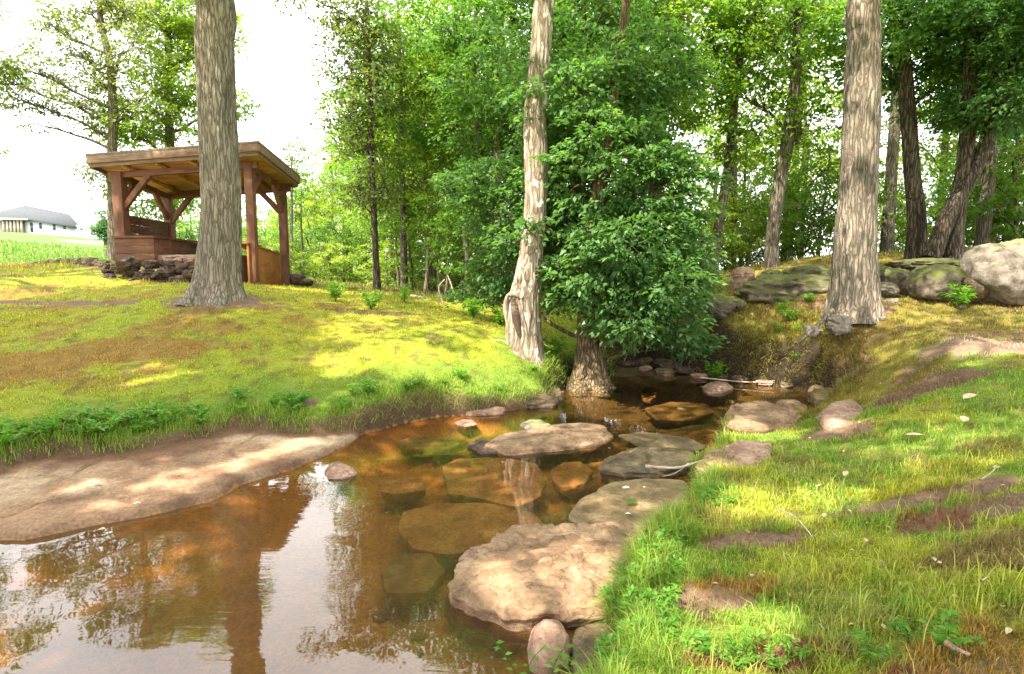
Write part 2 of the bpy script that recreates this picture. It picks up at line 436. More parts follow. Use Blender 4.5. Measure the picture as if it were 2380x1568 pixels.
def water_mat():
    m, nt, b = newmat('creek_water'); nt.nodes.remove(b)
    v = coords(nt)
    n1 = noise(nt, v, 1.1, 3, 0.5)
    n2 = noise(nt, coords(nt, (1, 3.2, 1)), 7.0, 3, 0.5, 0.5)
    msk = noise(nt, v, 0.9, 2)
    mk = N(nt, 'ShaderNodeMapRange'); nt.links.new(msk, mk.inputs[0]); mk.inputs[1].default_value = 0.42; mk.inputs[2].default_value = 0.62
    ml = N(nt, 'ShaderNodeMath', operation='MULTIPLY'); nt.links.new(n2, ml.inputs[0]); nt.links.new(mk.outputs[0], ml.inputs[1])
    m2 = N(nt, 'ShaderNodeMath', operation='MULTIPLY'); nt.links.new(ml.outputs[0], m2.inputs[0]); m2.inputs[1].default_value = 0.10
    ad = N(nt, 'ShaderNodeMath', operation='ADD'); nt.links.new(n1, ad.inputs[0]); nt.links.new(m2.outputs[0], ad.inputs[1])
    bp = N(nt, 'ShaderNodeBump', Strength=0.13, Distance=0.05); nt.links.new(ad.outputs[0], bp.inputs['Height'])
    gl = N(nt, 'ShaderNodeBsdfGlossy', Roughness=0.012); gl.inputs['Color'].default_value = (0.98, 0.97, 0.96, 1)
    nt.links.new(bp.outputs[0], gl.inputs['Normal'])
    tr = N(nt, 'ShaderNodeBsdfTransparent'); tr.inputs['Color'].default_value = (0.95, 0.80, 0.55, 1)
    df = N(nt, 'ShaderNodeBsdfDiffuse'); df.inputs['Color'].default_value = (0.34, 0.205, 0.09, 1)
    sm = N(nt, 'ShaderNodeMixShader'); 
    tcs = N(nt, 'ShaderNodeTexCoord'); sxy = N(nt, 'ShaderNodeSeparateXYZ'); nt.links.new(tcs.outputs['Object'], sxy.inputs[0])
    ms_ = N(nt, 'ShaderNodeMapRange'); nt.links.new(sxy.outputs[1], ms_.inputs[0]); ms_.inputs[1].default_value = 3.4; ms_.inputs[2].default_value = 6.0; ms_.inputs[3].default_value = 0.13; ms_.inputs[4].default_value = 0.02
    nt.links.new(ms_.outputs[0], sm.inputs[0]); nt.links.new(tr.outputs[0], sm.inputs[1]); nt.links.new(df.outputs[0], sm.inputs[2])
    fr = N(nt, 'ShaderNodeFresnel', IOR=1.52); nt.links.new(bp.outputs[0], fr.inputs['Normal'])
    mx = N(nt, 'ShaderNodeMixShader'); nt.links.new(fr.outputs[0], mx.inputs[0])
    nt.links.new(sm.outputs[0], mx.inputs[1]); nt.links.new(gl.outputs[0], mx.inputs[2])
    nt.links.new(mx.outputs[0], nt.nodes['Material Output'].inputs[0])
    return m
M['water'] = water_mat()

# ============================================================ terrain
WPIX = [(-300, 1240), (0, 1258), (45, 1268), (160, 1238), (300, 1208), (470, 1172), (560, 1132), (700, 1085), (790, 1045), (850, 1010),
        (930, 988), (1000, 972), (1100, 966), (1200, 955), (1280, 940), (1300, 912), (1325, 893), (1375, 905), (1425, 885), (1440, 855), (1500, 842),
        (1560, 850), (1640, 872), (1760, 893), (1880, 908), (1935, 930), (1915, 958), (1860, 976), (1780, 986), (1690, 984), (1672, 1005),
        (1675, 1045), (1630, 1070), (1600, 1090), (1600, 1140), (1605, 1190), (1560, 1225), (1500, 1255), (1450, 1330), (1425, 1400),
        (1405, 1470), (1420, 1530), (1385, 1590), (1200, 2000)]
WP = [PZ(u, v, 0)[:2] for u, v in WPIX] + [(-0.7, 0.9), (-4, -0.4), (-12, -0.6), (-12, 3.0), (-7, 3.2)]
WP = np.array(WP)
SPIX = [(-300, 1130), (0, 1097), (130, 1070), (280, 1063), (400, 1040), (560, 1006), (700, 1006), (850, 990), (960, 972)]
SP = [PZ(u, v, 0.10)[:2] for u, v in SPIX] + [PZ(u, v, 0)[:2] for u, v in [(1000, 985), (850, 1030), (700, 1110), (470, 1200), (160, 1270), (0, 1300), (-300, 1290)]]
SP = np.array(SP)
def sdist(x, y, poly):
    x = np.asarray(x, float); y = np.asarray(y, float)
    d2 = np.full(x.shape, 1e9); ins = np.zeros(x.shape, bool)
    n = len(poly)
    for i in range(n):
        ax, ay = poly[i]; bx, by = poly[(i + 1) % n]
        ex, ey = bx - ax, by - ay
        t = np.clip(((x - ax) * ex + (y - ay) * ey) / (ex * ex + ey * ey + 1e-12), 0, 1)
        dx, dy = x - ax - t * ex, y - ay - t * ey
        d2 = np.minimum(d2, dx * dx + dy * dy)
        if ay != by:
            ins ^= ((ay > y) != (by > y)) & (x < ex * (y - ay) / ey + ax)
    d = np.sqrt(d2)
    return np.where(ins, -d, d)
# control points (u, v, distance ahead)
CP = [
      (0, 950, 5.2), (300, 930, 5.6), (600, 900, 6.2), (900, 880, 6.6), (0, 800, 7.0), (400, 790, 7.3), (800, 780, 7.7), (1100, 790, 7.9),
      (500, 692, 9.0), (100, 690, 9.4), (800, 690, 10.5), (1000, 700, 11.5), (1240, 812, 8.15), (1130, 740, 10), (1370, 868, 8.6),
      (0, 628, 14), (200, 625, 13.5), (300, 612, 12.6), (440, 640, 12.0), (560, 660, 12.2), (650, 662, 14.2), (450, 655, 11), (700, 655, 16), (950, 680, 16), (1150, 690, 16),
      (800, 662, 25), (1100, 670, 25), (1400, 680, 20), (1500, 800, 9.4), (1560, 790, 9.2),
      (1600, 745, 9.4), (1700, 710, 9.8), (1800, 700, 9.6), (1985, 718, 8.6), (2150, 700, 8.6), (2300, 700, 8.3), (1640, 835, 8.8), (1720, 850, 8.4), (1800, 855, 8.2), (1930, 870, 7.7),
      (1720, 640, 12), (1900, 600, 12.5), (2100, 590, 12), (2300, 585, 11.5), (1700, 640, 20), (2100, 625, 20), (2500, 600, 14), (2500, 690, 8),
      (1900, 800, 8.1), (1800, 790, 8.7), (1700, 780, 9.15), (2150, 800, 6.8), (2380, 790, 6.6), (2150, 900, 5.6), (2380, 900, 4.9), (2000, 1000, 4.85), (2380, 1000, 4.0),
      (1750, 1100, 4.1), (1700, 1200, 3.35), (2000, 1150, 3.6), (2380, 1200, 2.75), (1600, 1300, 2.95), (1900, 1350, 2.6), (2380, 1450, 1.95), (1550, 1480, 2.25), (1900, 1568, 1.9),
      (0, 540, 90), (-300, 532, 90), (130, 548, 100), (200, 556, 80), (260, 577, 60), (400, 620, 60), (-600, 560, 90), (0, 590, 35), (150, 597, 35), (600, 640, 50), (1200, 650, 60), (2200, 640, 60)]
cpt = np.array([P(u, v, y) for u, v, y in CP] + [PZ(u, v, z) for u, v, z in [(0, 1078, .19), (300, 1048, .19), (560, 992, .19), (760, 984, .18), (1000, 950, .18), (1200, 900, .23), (1300, 862, .30), (1700, 1010, .06), (1780, 985, .05), (1880, 965, .07), (1950, 955, .12), (1850, 1020, .14), (1640, 1100, .10), (1700, 1060, .14), (1650, 1180, .16)]])
extra = np.array([(0, 0, .42), (1.5, .6, .45), (3, 0, .6), (0, -4, .5), (6, -4, .9), (-6, -6, .7), (-12, -5, .8), (-12, 9, 1.7), (-9, 6, 1.0), (-6.5, 4.2, .40), (-12, 4.5, .6),
                  (0, -40, 1), (60, 0, 2), (-60, 0, 5), (-60, 30, 6), (200, 200, 2), (-200, 250, 4), (0, 300, 0), (-95, 118, 10.3), (-95, 150, 10.0), (-130, 110, 10.5), (-400, 400, 0), (400, 400, 0), (0, -300, 0), (-60, 110, 6.5)])
cpt = np.concatenate([cpt, extra])
KC = 0.8
def ker(d2): return np.sqrt(d2 + KC * KC)
_dx = cpt[:, None, :2] - cpt[None, :, :2]
_A = ker((_dx ** 2).sum(-1)); _n = len(cpt)
_A = _A - np.eye(_n) * 0.03
_B = np.zeros((_n + 1, _n + 1)); _B[:_n, :_n] = _A; _B[_n, :_n] = 1; _B[:_n, _n] = 1
_w = np.linalg.solve(_B, np.concatenate([cpt[:, 2], [0]]))
def land(x, y):
    r = np.full(np.shape(x), _w[-1])
    for i in range(_n): r = r + _w[i] * ker((x - cpt[i, 0]) ** 2 + (y - cpt[i, 1]) ** 2)
    return r
def fields(x, y):
    wx = x + 0.08 * fbm2(x, y, 2.6, 4, 11) ; wy = y + 0.08 * fbm2(x, y, 2.6, 4, 12)
    near = (np.abs(x) < 14) & (y > -3) & (y < 12)
    dw = np.full(x.shape, 5.0); ds = np.full(x.shape, 5.0)
    dw[near] = sdist(wx[near], wy[near], WP); ds[near] = sdist(wx[near], wy[near], SP)
    return dw, ds
def height(x, y, dw=None, ds=None):
    if dw is None: dw, ds = fields(x, y)
    L = land(x, y)
    r = np.hypot(x, y)
    lump = (0.035 + 0.06 * sstep(1.2, 2.2, x) * sstep(5.5, 6.5, y) * sstep(14, 11, y)) * fbm2(x, y, 1.6, 4, 3) + 0.012 * fbm2(x, y, 9, 3, 5) + sstep(20, 60, r) * 0.5 * fbm2(x, y, 0.05, 3, 9)
    L = np.where(r < 16, np.maximum(L, np.where((x > .9) & (y > 4.2) & (y < 7.4), 0.07, 0.15)), L) + lump * sstep(0.0, 0.5, np.minimum(dw, ds))
    da = np.minimum(dw, ds)
    sand = sstep(0.0, 0.05, dw) * 0.045 + 0.085 * np.clip(dw, 0, 1.0) + 0.012 * fbm2(x, y, 6, 4, 21)
    crack = np.abs(fbm2(x, y, 1.3, 3, 31))
    sand = sand - 0.025 * (1 - sstep(0.0, 0.035, crack)) * sstep(0.03, 0.1, dw)
    wdt = 0.12 + 0.07 * fbm2(x, y, 1.5, 3, 41)
    wdt = np.where((x > 0.8) & (y > 6.2), 0.16 + 0.06 * fbm2(x, y, 1.5, 3, 41), wdt)
    k = sstep(0.0, 1.0, da / np.maximum(wdt, 0.05))
    out = sand * (1 - k) + L * k
    bed = -0.015 - 0.17 * sstep(0, 0.7, -dw) + 0.025 * fbm2(x, y, 3.5, 4, 51) * sstep(0, 0.2, -dw)
    return np.where(dw > 0, out, bed)

def lin(a, b, step): return np.arange(a, b, step)
def spread(a, b, s0, g):
    r = []; s = s0
    while a < b: a += s; s *= g; r.append(a)
    return np.array(r)
xs = np.concatenate([-spread(7.6, 900, 0.08, 1.09)[::-1], lin(-7.6, 6.4, 0.026), spread(6.4, 900, 0.08, 1.09)])
ys = np.concatenate([-spread(-1.0, 900, 0.10, 1.12)[::-1], lin(1.0, 10.5, 0.026), spread(10.5, 1500, 0.05, 1.045)])
ys = np.concatenate([ys[ys < 0.95], lin(1.0, 10.5, 0.026), ys[ys >= 10.5]])
ys = np.unique(np.round(np.concatenate([ys, lin(-1.0, 1.0, 0.1)]), 5))
GX, GY = np.meshgrid(xs, ys)
DW, DS = fields(GX, GY)
GZ = height(GX, GY, DW, DS)

# ground colour zones (soil, moss, turf and sand, with some shade painted in)
def cm(a, b, k): return a * (1 - k[..., None]) + np.asarray(b) * k[..., None]
def patch(x, y, u, v, rx, ry=None, z=0.4, y0=None, seed=0):
    c = PZ(u, v, z) if y0 is None else P(u, v, y0)
    ry = ry or rx
    d = np.sqrt(((x - c[0]) / rx) ** 2 + ((y - c[1]) / ry) ** 2) + 0.55 * fbm2(x, y, 3.5 / max(rx, .3), 4, 60 + seed)
    return 1 - sstep(0.75, 1.05, d)
GREEN = np.array([0.215, 0.325, 0.04]); YEL = np.array([0.40, 0.39, 0.035]); ORA = np.array([0.36, 0.22, 0.05]); OLI = np.array([0.20, 0.19, 0.04])
DIRT = np.array([0.20, 0.125, 0.085]); RED = np.array([0.22, 0.085, 0.04]); BRN = np.array([0.17, 0.115, 0.045]); SANDC = np.array([0.33, 0.20, 0.125])
def turf(x, y):
    """turf colour and the bare-soil factor"""
    x = np.asarray(x, float); y = np.asarray(y, float)
    c = np.tile(GREEN, x.shape + (1,))
    n1 = fbm2(x, y, 0.9, 4, 70); n2 = fbm2(x, y, 2.2, 4, 71); n3 = fbm2(x, y, 0.5, 3, 72)
    left = sstep(1.2, 0.2, x - 0.10 * y)
    dw, ds = fields(x, y); da = np.minimum(dw, ds)
    k = left * sstep(0.25, 1.1, da + 0.5 * n2)
    c = cm(c, [0.37, 0.41, 0.035], k)
    c = cm(c, YEL, left * sstep(0.9, 2.2, da + 0.8 * n1) * sstep(-0.25, 0.2, n1))
    c = cm(c, ORA, left * sstep(0.8, 1.6, da) * sstep(0.12, 0.5, n2 + 0.25 * n3 + 0.2 * sstep(-1.5, -4.5, x) - 0.05) * .85)
    c = cm(c, BRN, left * sstep(1.0, 2, da) * sstep(0.3, 0.55, fbm2(x, y * 2.2, 1.3, 4, 75)) * 0.5)
    # right side
    rt = 1 - left
    c = cm(c, [0.38, 0.40, 0.045], rt * sstep(-0.1, 0.35, n2))
    c = cm(c, [0.24, 0.17, 0.06], rt * sstep(0.32, 0.6, fbm2(x, y, 1.8, 4, 76)) * 0.7)
    up = rt * sstep(5.3, 6.4, y + 0.7 * n2)
    c = cm(c, [0.27, 0.225, 0.045], up)
    c = cm(c, [0.16, 0.10, 0.045], up * sstep(0.15, 0.45, n2) * .8)
    c = cm(c, [0.30, 0.20, 0.05], up * sstep(0.15, 0.4, fbm2(x, y, 2.5, 4, 77)) * 0.7)
    c = cm(c, [0.36, 0.34, 0.07], rt * sstep(0.1, 0.5, fbm2(x, y, 6.0, 3, 88)) * .7)
    c = cm(c, [0.20, 0.13, 0.06], sstep(0.2, 0.5, fbm2(x, y, 8.0, 3, 89)) * .6 * sstep(.3, .6, da))
    soil = 0.6 * up * sstep(0.25, 0.5, n2)
    for (u, v, rx, ry, z, y0, colr, s_) in PATCH:
        kk = patch(x, y, u, v, rx, ry, z, y0, s_)
        c = cm(c, colr, kk)
        if colr is DIRT or colr is RED or colr is SLAB: soil = np.maximum(soil, kk * (0.9 if colr is not RED else 0.6))
    far = sstep(13.5, 15, y) * sstep(-5, -9, x) * sstep(4, 12, -x - 0.2 * y)
    far = sstep(14.2, 15.2, y) * sstep(-6.5, -8, x + 0.0 * y)
    c = cm(c, [0.105, 0.20, 0.03], far)
    c = cm(c, [0.17, 0.23, 0.045], far * sstep(0.0, 0.4, fbm2(x, y, 0.25, 4, 78)) * 0.5)
    wood = sstep(12.5, 14.5, y) * (1 - sstep(-5.5, -7.5, x))
    c = cm(c, [0.24, 0.25, 0.05], wood); c = cm(c, [0.16, 0.10, 0.05], wood * sstep(-0.1, 0.3, n1))
    return c, soil, dw, ds
SLAB = np.array([0.50, 0.40, 0.30])
PATCH = [(1660, 1275, 0.20, 0.14, 0.4, None, DIRT, 1), (1770, 1170, 0.30, 0.10, 0.4, None, DIRT, 2), (2340, 1105, 0.35, 0.16, 0.6, None, DIRT, 3),
         (2270, 1480, 0.30, 0.15, 0.5, None, RED, 4), (2190, 1150, 0.22, 0.16, 0.5, None, RED, 5), (2110, 1080, 0.30, 0.25, 0.5, None, YEL, 6),
         (1700, 1255, 0.22, 0.10, 0.4, None, ORA, 7), (1950, 970, 0.35, 0.3, 0.4, None, DIRT, 8), (2300, 1430, 0.25, 0.2, 0.5, None, ORA, 9),
         (1750, 1420, 0.28, 0.10, 0.4, None, RED, 10), (510, 700, 0.85, 0.5, 1.2, 9.0, DIRT, 11), (150, 703, 1.3, 0.16, 1.2, 8.9, DIRT, 12),
         (2300, 815, 0.75, 0.42, 1.0, 6.3, SLAB, 13), (2010, 735, 0.4, 0.3, 1.2, 8.4, DIRT, 14), (1990, 800, 0.4, 0.3, 1.0, 7.9, [0.24, 0.17, 0.05], 15),
         (2150, 910, 0.7, 0.35, 0.8, 5.6, [0.24, 0.15, 0.10], 16), (330, 650, 1.6, 0.5, 1.7, 11.6, DIRT, 17), (60, 622, 3.5, 0.25, 1.8, 14.0, DIRT, 18),
         (700, 680, 0.8, 0.4, 1.4, 11.5, YEL, 19), (880, 740, 0.8, 0.18, 1, 8.9, BRN, 21), (60, 850, 0.8, 0.5, .8, 6.3, ORA, 22),
         (300, 800, 0.9, 0.5, .9, 6.9, ORA, 23), (720, 905, 0.13, 0.07, .6, 6.0, DIRT, 24), (2200, 1100, .6, .12, .5, None, DIRT, 25), (2350, 1250, .5, .2, .5, None, [0.26, 0.19, 0.07], 26)]
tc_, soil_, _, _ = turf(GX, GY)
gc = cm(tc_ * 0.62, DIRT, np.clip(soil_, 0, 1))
da_ = np.minimum(DW, DS)
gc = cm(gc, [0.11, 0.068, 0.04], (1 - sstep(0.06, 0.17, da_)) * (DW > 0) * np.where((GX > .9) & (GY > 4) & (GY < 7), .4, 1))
gc = cm(gc, [0.045, 0.032, 0.02], (1 - sstep(0.10, 0.20, da_)) * (DW > 0) * (GX > .6) * (GY > 7.0))          # bare earth of the cut bank, darkened to paint the undercut's shade
ns_ = fbm2(GX, GY, 2.5, 4, 81)
sandc = cm(np.tile(SANDC, GX.shape + (1,)), [0.19, 0.105, 0.065], sstep(-0.05, 0.3, ns_))
sandc = cm(sandc, [0.42, 0.30, 0.205], sstep(0.1, 0.45, fbm2(GX, GY, 1.2, 4, 83)))
sandc = cm(sandc, [0.24, 0.14, 0.09], sstep(0.02, 0.0, np.abs(fbm2(GX, GY, 1.3, 3, 31))))
sandc = cm(sandc, [0.17, 0.09, 0.055], sstep(-0.22, -0.03, DS + 0.08 * ns_))  # shadow below the grass lip painted along the sand's upper edge
gc = cm(gc, [0, 0, 0], np.zeros_like(GX))
ks = sstep(0.03, -0.02, DS) * (DW > 0)
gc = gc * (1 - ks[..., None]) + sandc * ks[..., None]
wet = (1 - sstep(0.0, 0.10, DW)) * (DW > 0)
gc = gc * (1 - 0.35 * wet[..., None])
bedc = cm(np.tile(np.array([0.40, 0.195, 0.065]), GX.shape + (1,)), [0.25, 0.115, 0.04], sstep(-0.1, 0.4, fbm2(GX, GY, 1.4, 4, 85)))
bedc = cm(bedc, [0.14, 0.10, 0.04], sstep(0.1, 0.4, fbm2(GX, GY, 3.2, 4, 86)) * sstep(-1.2, 0.6, GX) * 0.85)
bedc = cm(bedc, [0.10, 0.07, 0.032], sstep(5.2, 6.6, GY + 0.5 * ns_) * sstep(-0.8, 0.6, GX))  # dark reflection of the far pool painted into the bed colour
kb = (DW <= 0).astype(float)
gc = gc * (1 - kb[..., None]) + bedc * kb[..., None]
nx, ny = len(xs), len(ys)
idx = np.arange(nx * ny).reshape(ny, nx)
quads = np.stack([idx[:-1, :-1], idx[:-1, 1:], idx[1:, 1:], idx[1:, :-1]], -1).reshape(-1, 4)
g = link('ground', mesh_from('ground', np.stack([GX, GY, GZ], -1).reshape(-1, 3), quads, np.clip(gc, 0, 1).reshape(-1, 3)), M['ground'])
tag(g, kind='structure')
def gz(x, y):
    x = np.asarray(x, float); y = np.asarray(y, float)
    i = np.clip(np.searchsorted(xs, x) - 1, 0, nx - 2); j = np.clip(np.searchsorted(ys, y) - 1, 0, ny - 2)
    a = (x - xs[i]) / (xs[i + 1] - xs[i]); b = (y - ys[j]) / (ys[j + 1] - ys[j])
    return (GZ[j, i] * (1 - a) + GZ[j, i + 1] * a) * (1 - b) + (GZ[j + 1, i] * (1 - a) + GZ[j + 1, i + 1] * a) * b
wm = MB(); wm.add([(-14, -2.5, 0), (5.5, -2.5, 0), (5.5, 9.4, 0), (-14, 9.4, 0)], np.array([[0, 1, 2, 3]]))
tag(wm.build('water', M['water']), kind='structure')

# ============================================================ leaves, trees
SUNP = []      # sun patches: (point, radius): openings cut into the crowns between the spot and the sun
def sun_keep(c):
    keep = np.ones(len(c), bool)
    for (p, r) in SUNP:
        d = c - p; t = d @ sun_dir
        q = d - t[:, None] * sun_dir
        nn = 1 + 0.55 * vn2(q[:, 0] / r * 1.6 + p[0], q[:, 1] / r * 1.6 + p[1], 5)
        keep &= ~((np.linalg.norm(q, axis=1) < r * nn) & (t > 1.0))
    return keep
def leaves_mesh(name, c, d, nrm, size, val, wide=0.5):
    """c centres, d growth directions, nrm upward normals, size lengths, val 0..1 tone"""
    d = d / (np.linalg.norm(d, axis=1)[:, None] + 1e-9)
    s = np.cross(d, nrm); s /= np.linalg.norm(s, axis=1)[:, None] + 1e-9
    n = np.cross(s, d)
    L = size[:, None]
    a = c - d * L * 0.5
    tip = c + d * L * 0.5 - n * L * 0.12
    l = c + s * L * wide * 0.5 + n * L * 0.09 - d * L * 0.06
    r = c - s * L * wide * 0.5 + n * L * 0.09 - d * L * 0.06
    V = np.stack([a, r, tip, l], 1).reshape(-1, 3)
    k = np.arange(len(c))[:, None] * 4
    Fq = np.concatenate([k, k + 1, k + 2, k + 3], 1)
    col = np.repeat(np.clip(val, 0, 1), 4)
    return mesh_from(name, V, Fq, np.stack([col, col, col], 1), smooth=False)
def spray(cent, outw, n, R, rs, size, droop=0.35, flat=0.12):
    """leaf sprays: n leaves round each centre in a drooping disc"""
    m = len(cent)
    th = rs.uniform(0, 2 * np.pi, (m, n)); r = R * np.sqrt(rs.uniform(0.02, 1, (m, n))) * rs.uniform(0.6, 1.3, (m, 1))
    off = np.stack([r * np.cos(th), r * np.sin(th), -droop * r * r / R + rs.normal(0, flat * R, (m, n)) ], -1)
    tilt = rs.normal(0, 0.30, (m, 1, 2))
    off[..., 2] += off[..., 0] * tilt[..., 0] + off[..., 1] * tilt[..., 1]
    c = cent[:, None] + off
    d = off * [1, 1, 0.4] + rs.normal(0, 0.35 * R, off.shape) + outw[:, None] * R * 0.5
    d[..., 2] -= 0.25 * R
    nrm = np.array([0, 0, 1.0]) + rs.normal(0, 0.45, off.shape)
    sz = size * rs.uniform(0.6, 1.25, (m, n))
    val = np.clip(0.5 + rs.normal(0, 0.17, (m, n)) + rs.normal(0, 0.15, (m, 1)), 0, 1)
    return c.reshape(-1, 3), d.reshape(-1, 3), nrm.reshape(-1, 3), sz.ravel(), val.ravel()
def interp_poly(pts, t):
    pts = np.asarray(pts, float); s = np.concatenate([[0], np.cumsum(np.linalg.norm(np.diff(pts, axis=0), axis=1))]); s /= s[-1]
    return np.stack([np.interp(t, s, pts[:, k]) for k in range(3)], -1)
def smooth_poly(pts, n):
    pts = np.asarray(pts, float)
    t = np.linspace(0, 1, len(pts)); tt = np.linspace(0, 1, n)
    # Catmull-Rom
    out = []
    for q in tt * (len(pts) - 1):
        i = min(int(q), len(pts) - 2); f = q - i
        p0, p1, p2, p3 = pts[max(i - 1, 0)], pts[i], pts[i + 1], pts[min(i + 2, len(pts) - 1)]
        out.append(0.5 * (2 * p1 + (p2 - p0) * f + (2 * p0 - 5 * p1 + 4 * p2 - p3) * f ** 2 + (3 * p1 - p0 - 3 * p2 + p3) * f ** 3))
    return np.array(out)
def trunk_geo(mb, pts, rad, k=40, n=160, flare=0.0, fl_h=0.5, rough=0.04, seed=0, lobes=5):
    """tapered, fluted trunk; rad = list of radii along pts"""
    c = smooth_poly(pts, n)
    s = np.concatenate([[0], np.cumsum(np.linalg.norm(np.diff(c, axis=0), axis=1))])
    r = np.array([x[0] for x in smooth_poly([(q, 0, 0) for q in rad], n)])
    T = np.gradient(c, axis=0); T /= np.linalg.norm(T, axis=1)[:, None]
    a = np.cross(T, [0, 1.0, 0]); a /= np.linalg.norm(a, axis=1)[:, None]; b = np.cross(T, a)
    th = np.linspace(0, 2 * np.pi, k, endpoint=False)
    TH, S = np.meshgrid(th, s)
    ct, st = np.cos(TH), np.sin(TH)
    lob = 0.5 + 0.5 * np.cos(TH * lobes + seed + 0.7 * np.sin(TH * 2 + seed))
    fl = flare * np.exp(-S / fl_h) * (0.55 + 0.75 * lob)
    rr = r[:, None] * (1 + fl)
    q = np.stack([ct * 3.0, st * 3.0, S * 0.9], -1)
    rr = rr * (1 + rough * 1.2 * fbm3(q, 1.0, 3, seed + 5))
    q2 = np.stack([ct * 9 + 0.3 * S, st * 9, S * 1.6 / max(r[0] * 3, 0.3)], -1)
    rr = rr * (1 - rough * 1.3 * (1 - np.abs(fbm3(q2, 1.0, 3, seed + 9)) * 3).clip(0, 1))
    V = c[:, None] + rr[..., None] * (ct[..., None] * a[:, None] + st[..., None] * b[:, None])
    i = np.arange(n - 1)[:, None] * k; j = np.arange(k)[None]; j2 = (j + 1) % k
    mb.add(V.reshape(-1, 3), np.stack([i + j, i + j2, i + k + j2, i + k + j], -1).reshape(-1, 4))
    return c
def limb(mb, p0, p1, r0, r1, rs, k=6, n=7, sag=0.1):
    p0, p1 = np.asarray(p0), np.asarray(p1); L = np.linalg.norm(p1 - p0)
    t = np.linspace(0, 1, n)[:, None]
    mid = np.array([0, 0, sag * L]) + rs.normal(0, 0.05 * L, 3)
    c = p0 + (p1 - p0) * t + mid * (4 * t * (1 - t)) + rs.normal(0, 0.012 * L, (n, 3)) * (t > 0) * (t < 1)
    mb.tube(c, np.linspace(r0, r1, n), k)
    return c
def foliage(mb, skeleton, blobs, rs, ncl, nl, R, size, limb_r=0.05, shell=0.55, attach=None, nsub=26, minz=None):
    """blobs: (cx, cy, cz, rx, ry, rz); limbs run from the skeleton to each blob, twigs on to the leaf sprays"""
    cen = []; out = []
    vol = np.array([b[3] * b[4] * b[5] for b in blobs]) ** 0.67; vol = vol / vol.sum()
    for bi, b in enumerate(blobs):
        b = np.asarray(b, float); n = max(4, int(ncl * vol[bi]))
        q = rs.normal(0, 1, (n, 3)); q /= np.linalg.norm(q, axis=1)[:, None]
        rr = rs.uniform(0, 1, n) ** 0.33
        rr = np.where(rs.uniform(0, 1, n) < shell, 0.72 + 0.28 * rr, rr)
        p = b[:3] + q * rr[:, None] * b[3:]
        p = p + 0.35 * np.mean(b[3:]) * np.stack([vn3(p[:, 0], p[:, 1], p[:, 2], 3), vn3(p[:, 0], p[:, 1], p[:, 2], 4), vn3(p[:, 0], p[:, 1], p[:, 2], 6)], -1)
        # limb to the blob
        lo = skeleton[skeleton[:, 2] < b[2] - 0.1 * b[5]]
        if not len(lo): lo = skeleton
        dd = np.linalg.norm(lo[:, :2] - b[:2], axis=1) * 0.6 + np.abs(lo[:, 2] - (b[2] - 0.9 * b[5] - 0.25 * np.linalg.norm(lo[:, :2] - b[:2], axis=1)))
        a0 = lo[np.argmin(dd)]
        lc = limb(mb, a0, b[:3], limb_r, limb_r * 0.35, rs, 6, 8, 0.06)
        for k_ in rs.permutation(n)[:nsub]:
            st = lc[rs.integers(3, 8)]
            limb(mb, st, p[k_], limb_r * 0.28, limb_r * 0.07, rs, 4, 5, 0.08)
        cen.append(p); o_ = p - (b[:3] - [0, 0, 0.4 * b[5]]); o_ /= np.linalg.norm(o_, axis=1)[:, None] + 1e-6
        out.append(o_)
    cen = np.concatenate(cen); out = np.concatenate(out)
    if minz is not None:
        k_ = cen[:, 2] > minz; cen, out = cen[k_], out[k_]
    return spray(cen, out, nl, R, rs, size)
def build_tree(name, label, cat, base, trunk_pts, rad, blobs, bark, leaf, seed, ncl=300, nl=40, R=0.35, size=0.10, flare=0.5, fl_h=0.35,
               k=32, n=120, rough=0.04, group=None, limb_r=0.05, shell=0.55, nsub=26, wide=0.5, cull=False, extra_stems=(), lobes=5, minz=None):
    rs = np.random.default_rng(seed)
    base = np.asarray(base, float)
    root = empty(name, base); tag(root, label, cat, group)
    tb = MB(); tp = np.asarray(trunk_pts, float) - base
    sk = trunk_geo(tb, tp, rad, k, n, flare, fl_h, rough, seed, lobes)
    sks = [sk]
    for pts, rd in extra_stems:
        sks.append(trunk_geo(tb, np.asarray(pts, float) - base, rd, k, n, flare * 0.4, fl_h, rough, seed + 3, lobes))
    if blobs:
        bl = np.array([tuple(np.asarray(b[:3]) - base) + tuple(b[3:]) for b in blobs])
        c, d, nr, sz, val = foliage(tb, np.concatenate(sks), bl, rs, ncl, nl, R, size, limb_r, shell, nsub=nsub, minz=minz)
        if cull:
            kp = sun_keep(c + base); c, d, nr, sz, val = c[kp], d[kp], nr[kp], sz[kp], val[kp]
    link('trunk', tb.mesh('trunk', True), bark, root)
    if blobs: link('crown', leaves_mesh('crown', c, d, nr, sz, val, wide), leaf, root)
    return root
def BL(u, v, y, ru, rv, ry=None):      # blob from pixel extents at a distance
    p = P(u, v, y); s = y / F
    return (p[0], p[1], p[2], ru * s, (ry if ry is not None else ru * s), rv * s)
def onground(u, y):
    d = ray(u, 700); x = d[0] / d[1] * y
    # x depends slightly on v; solve with the ground height
    z = float(gz(x, y)); 
    for _ in range(3):
        v = 784 - F * math.tan(math.atan2(z - ZE, y) + PITCH)
        x = P(u, v, y)[0]; z = float(gz(x, y))
    return np.array([x, y, z])

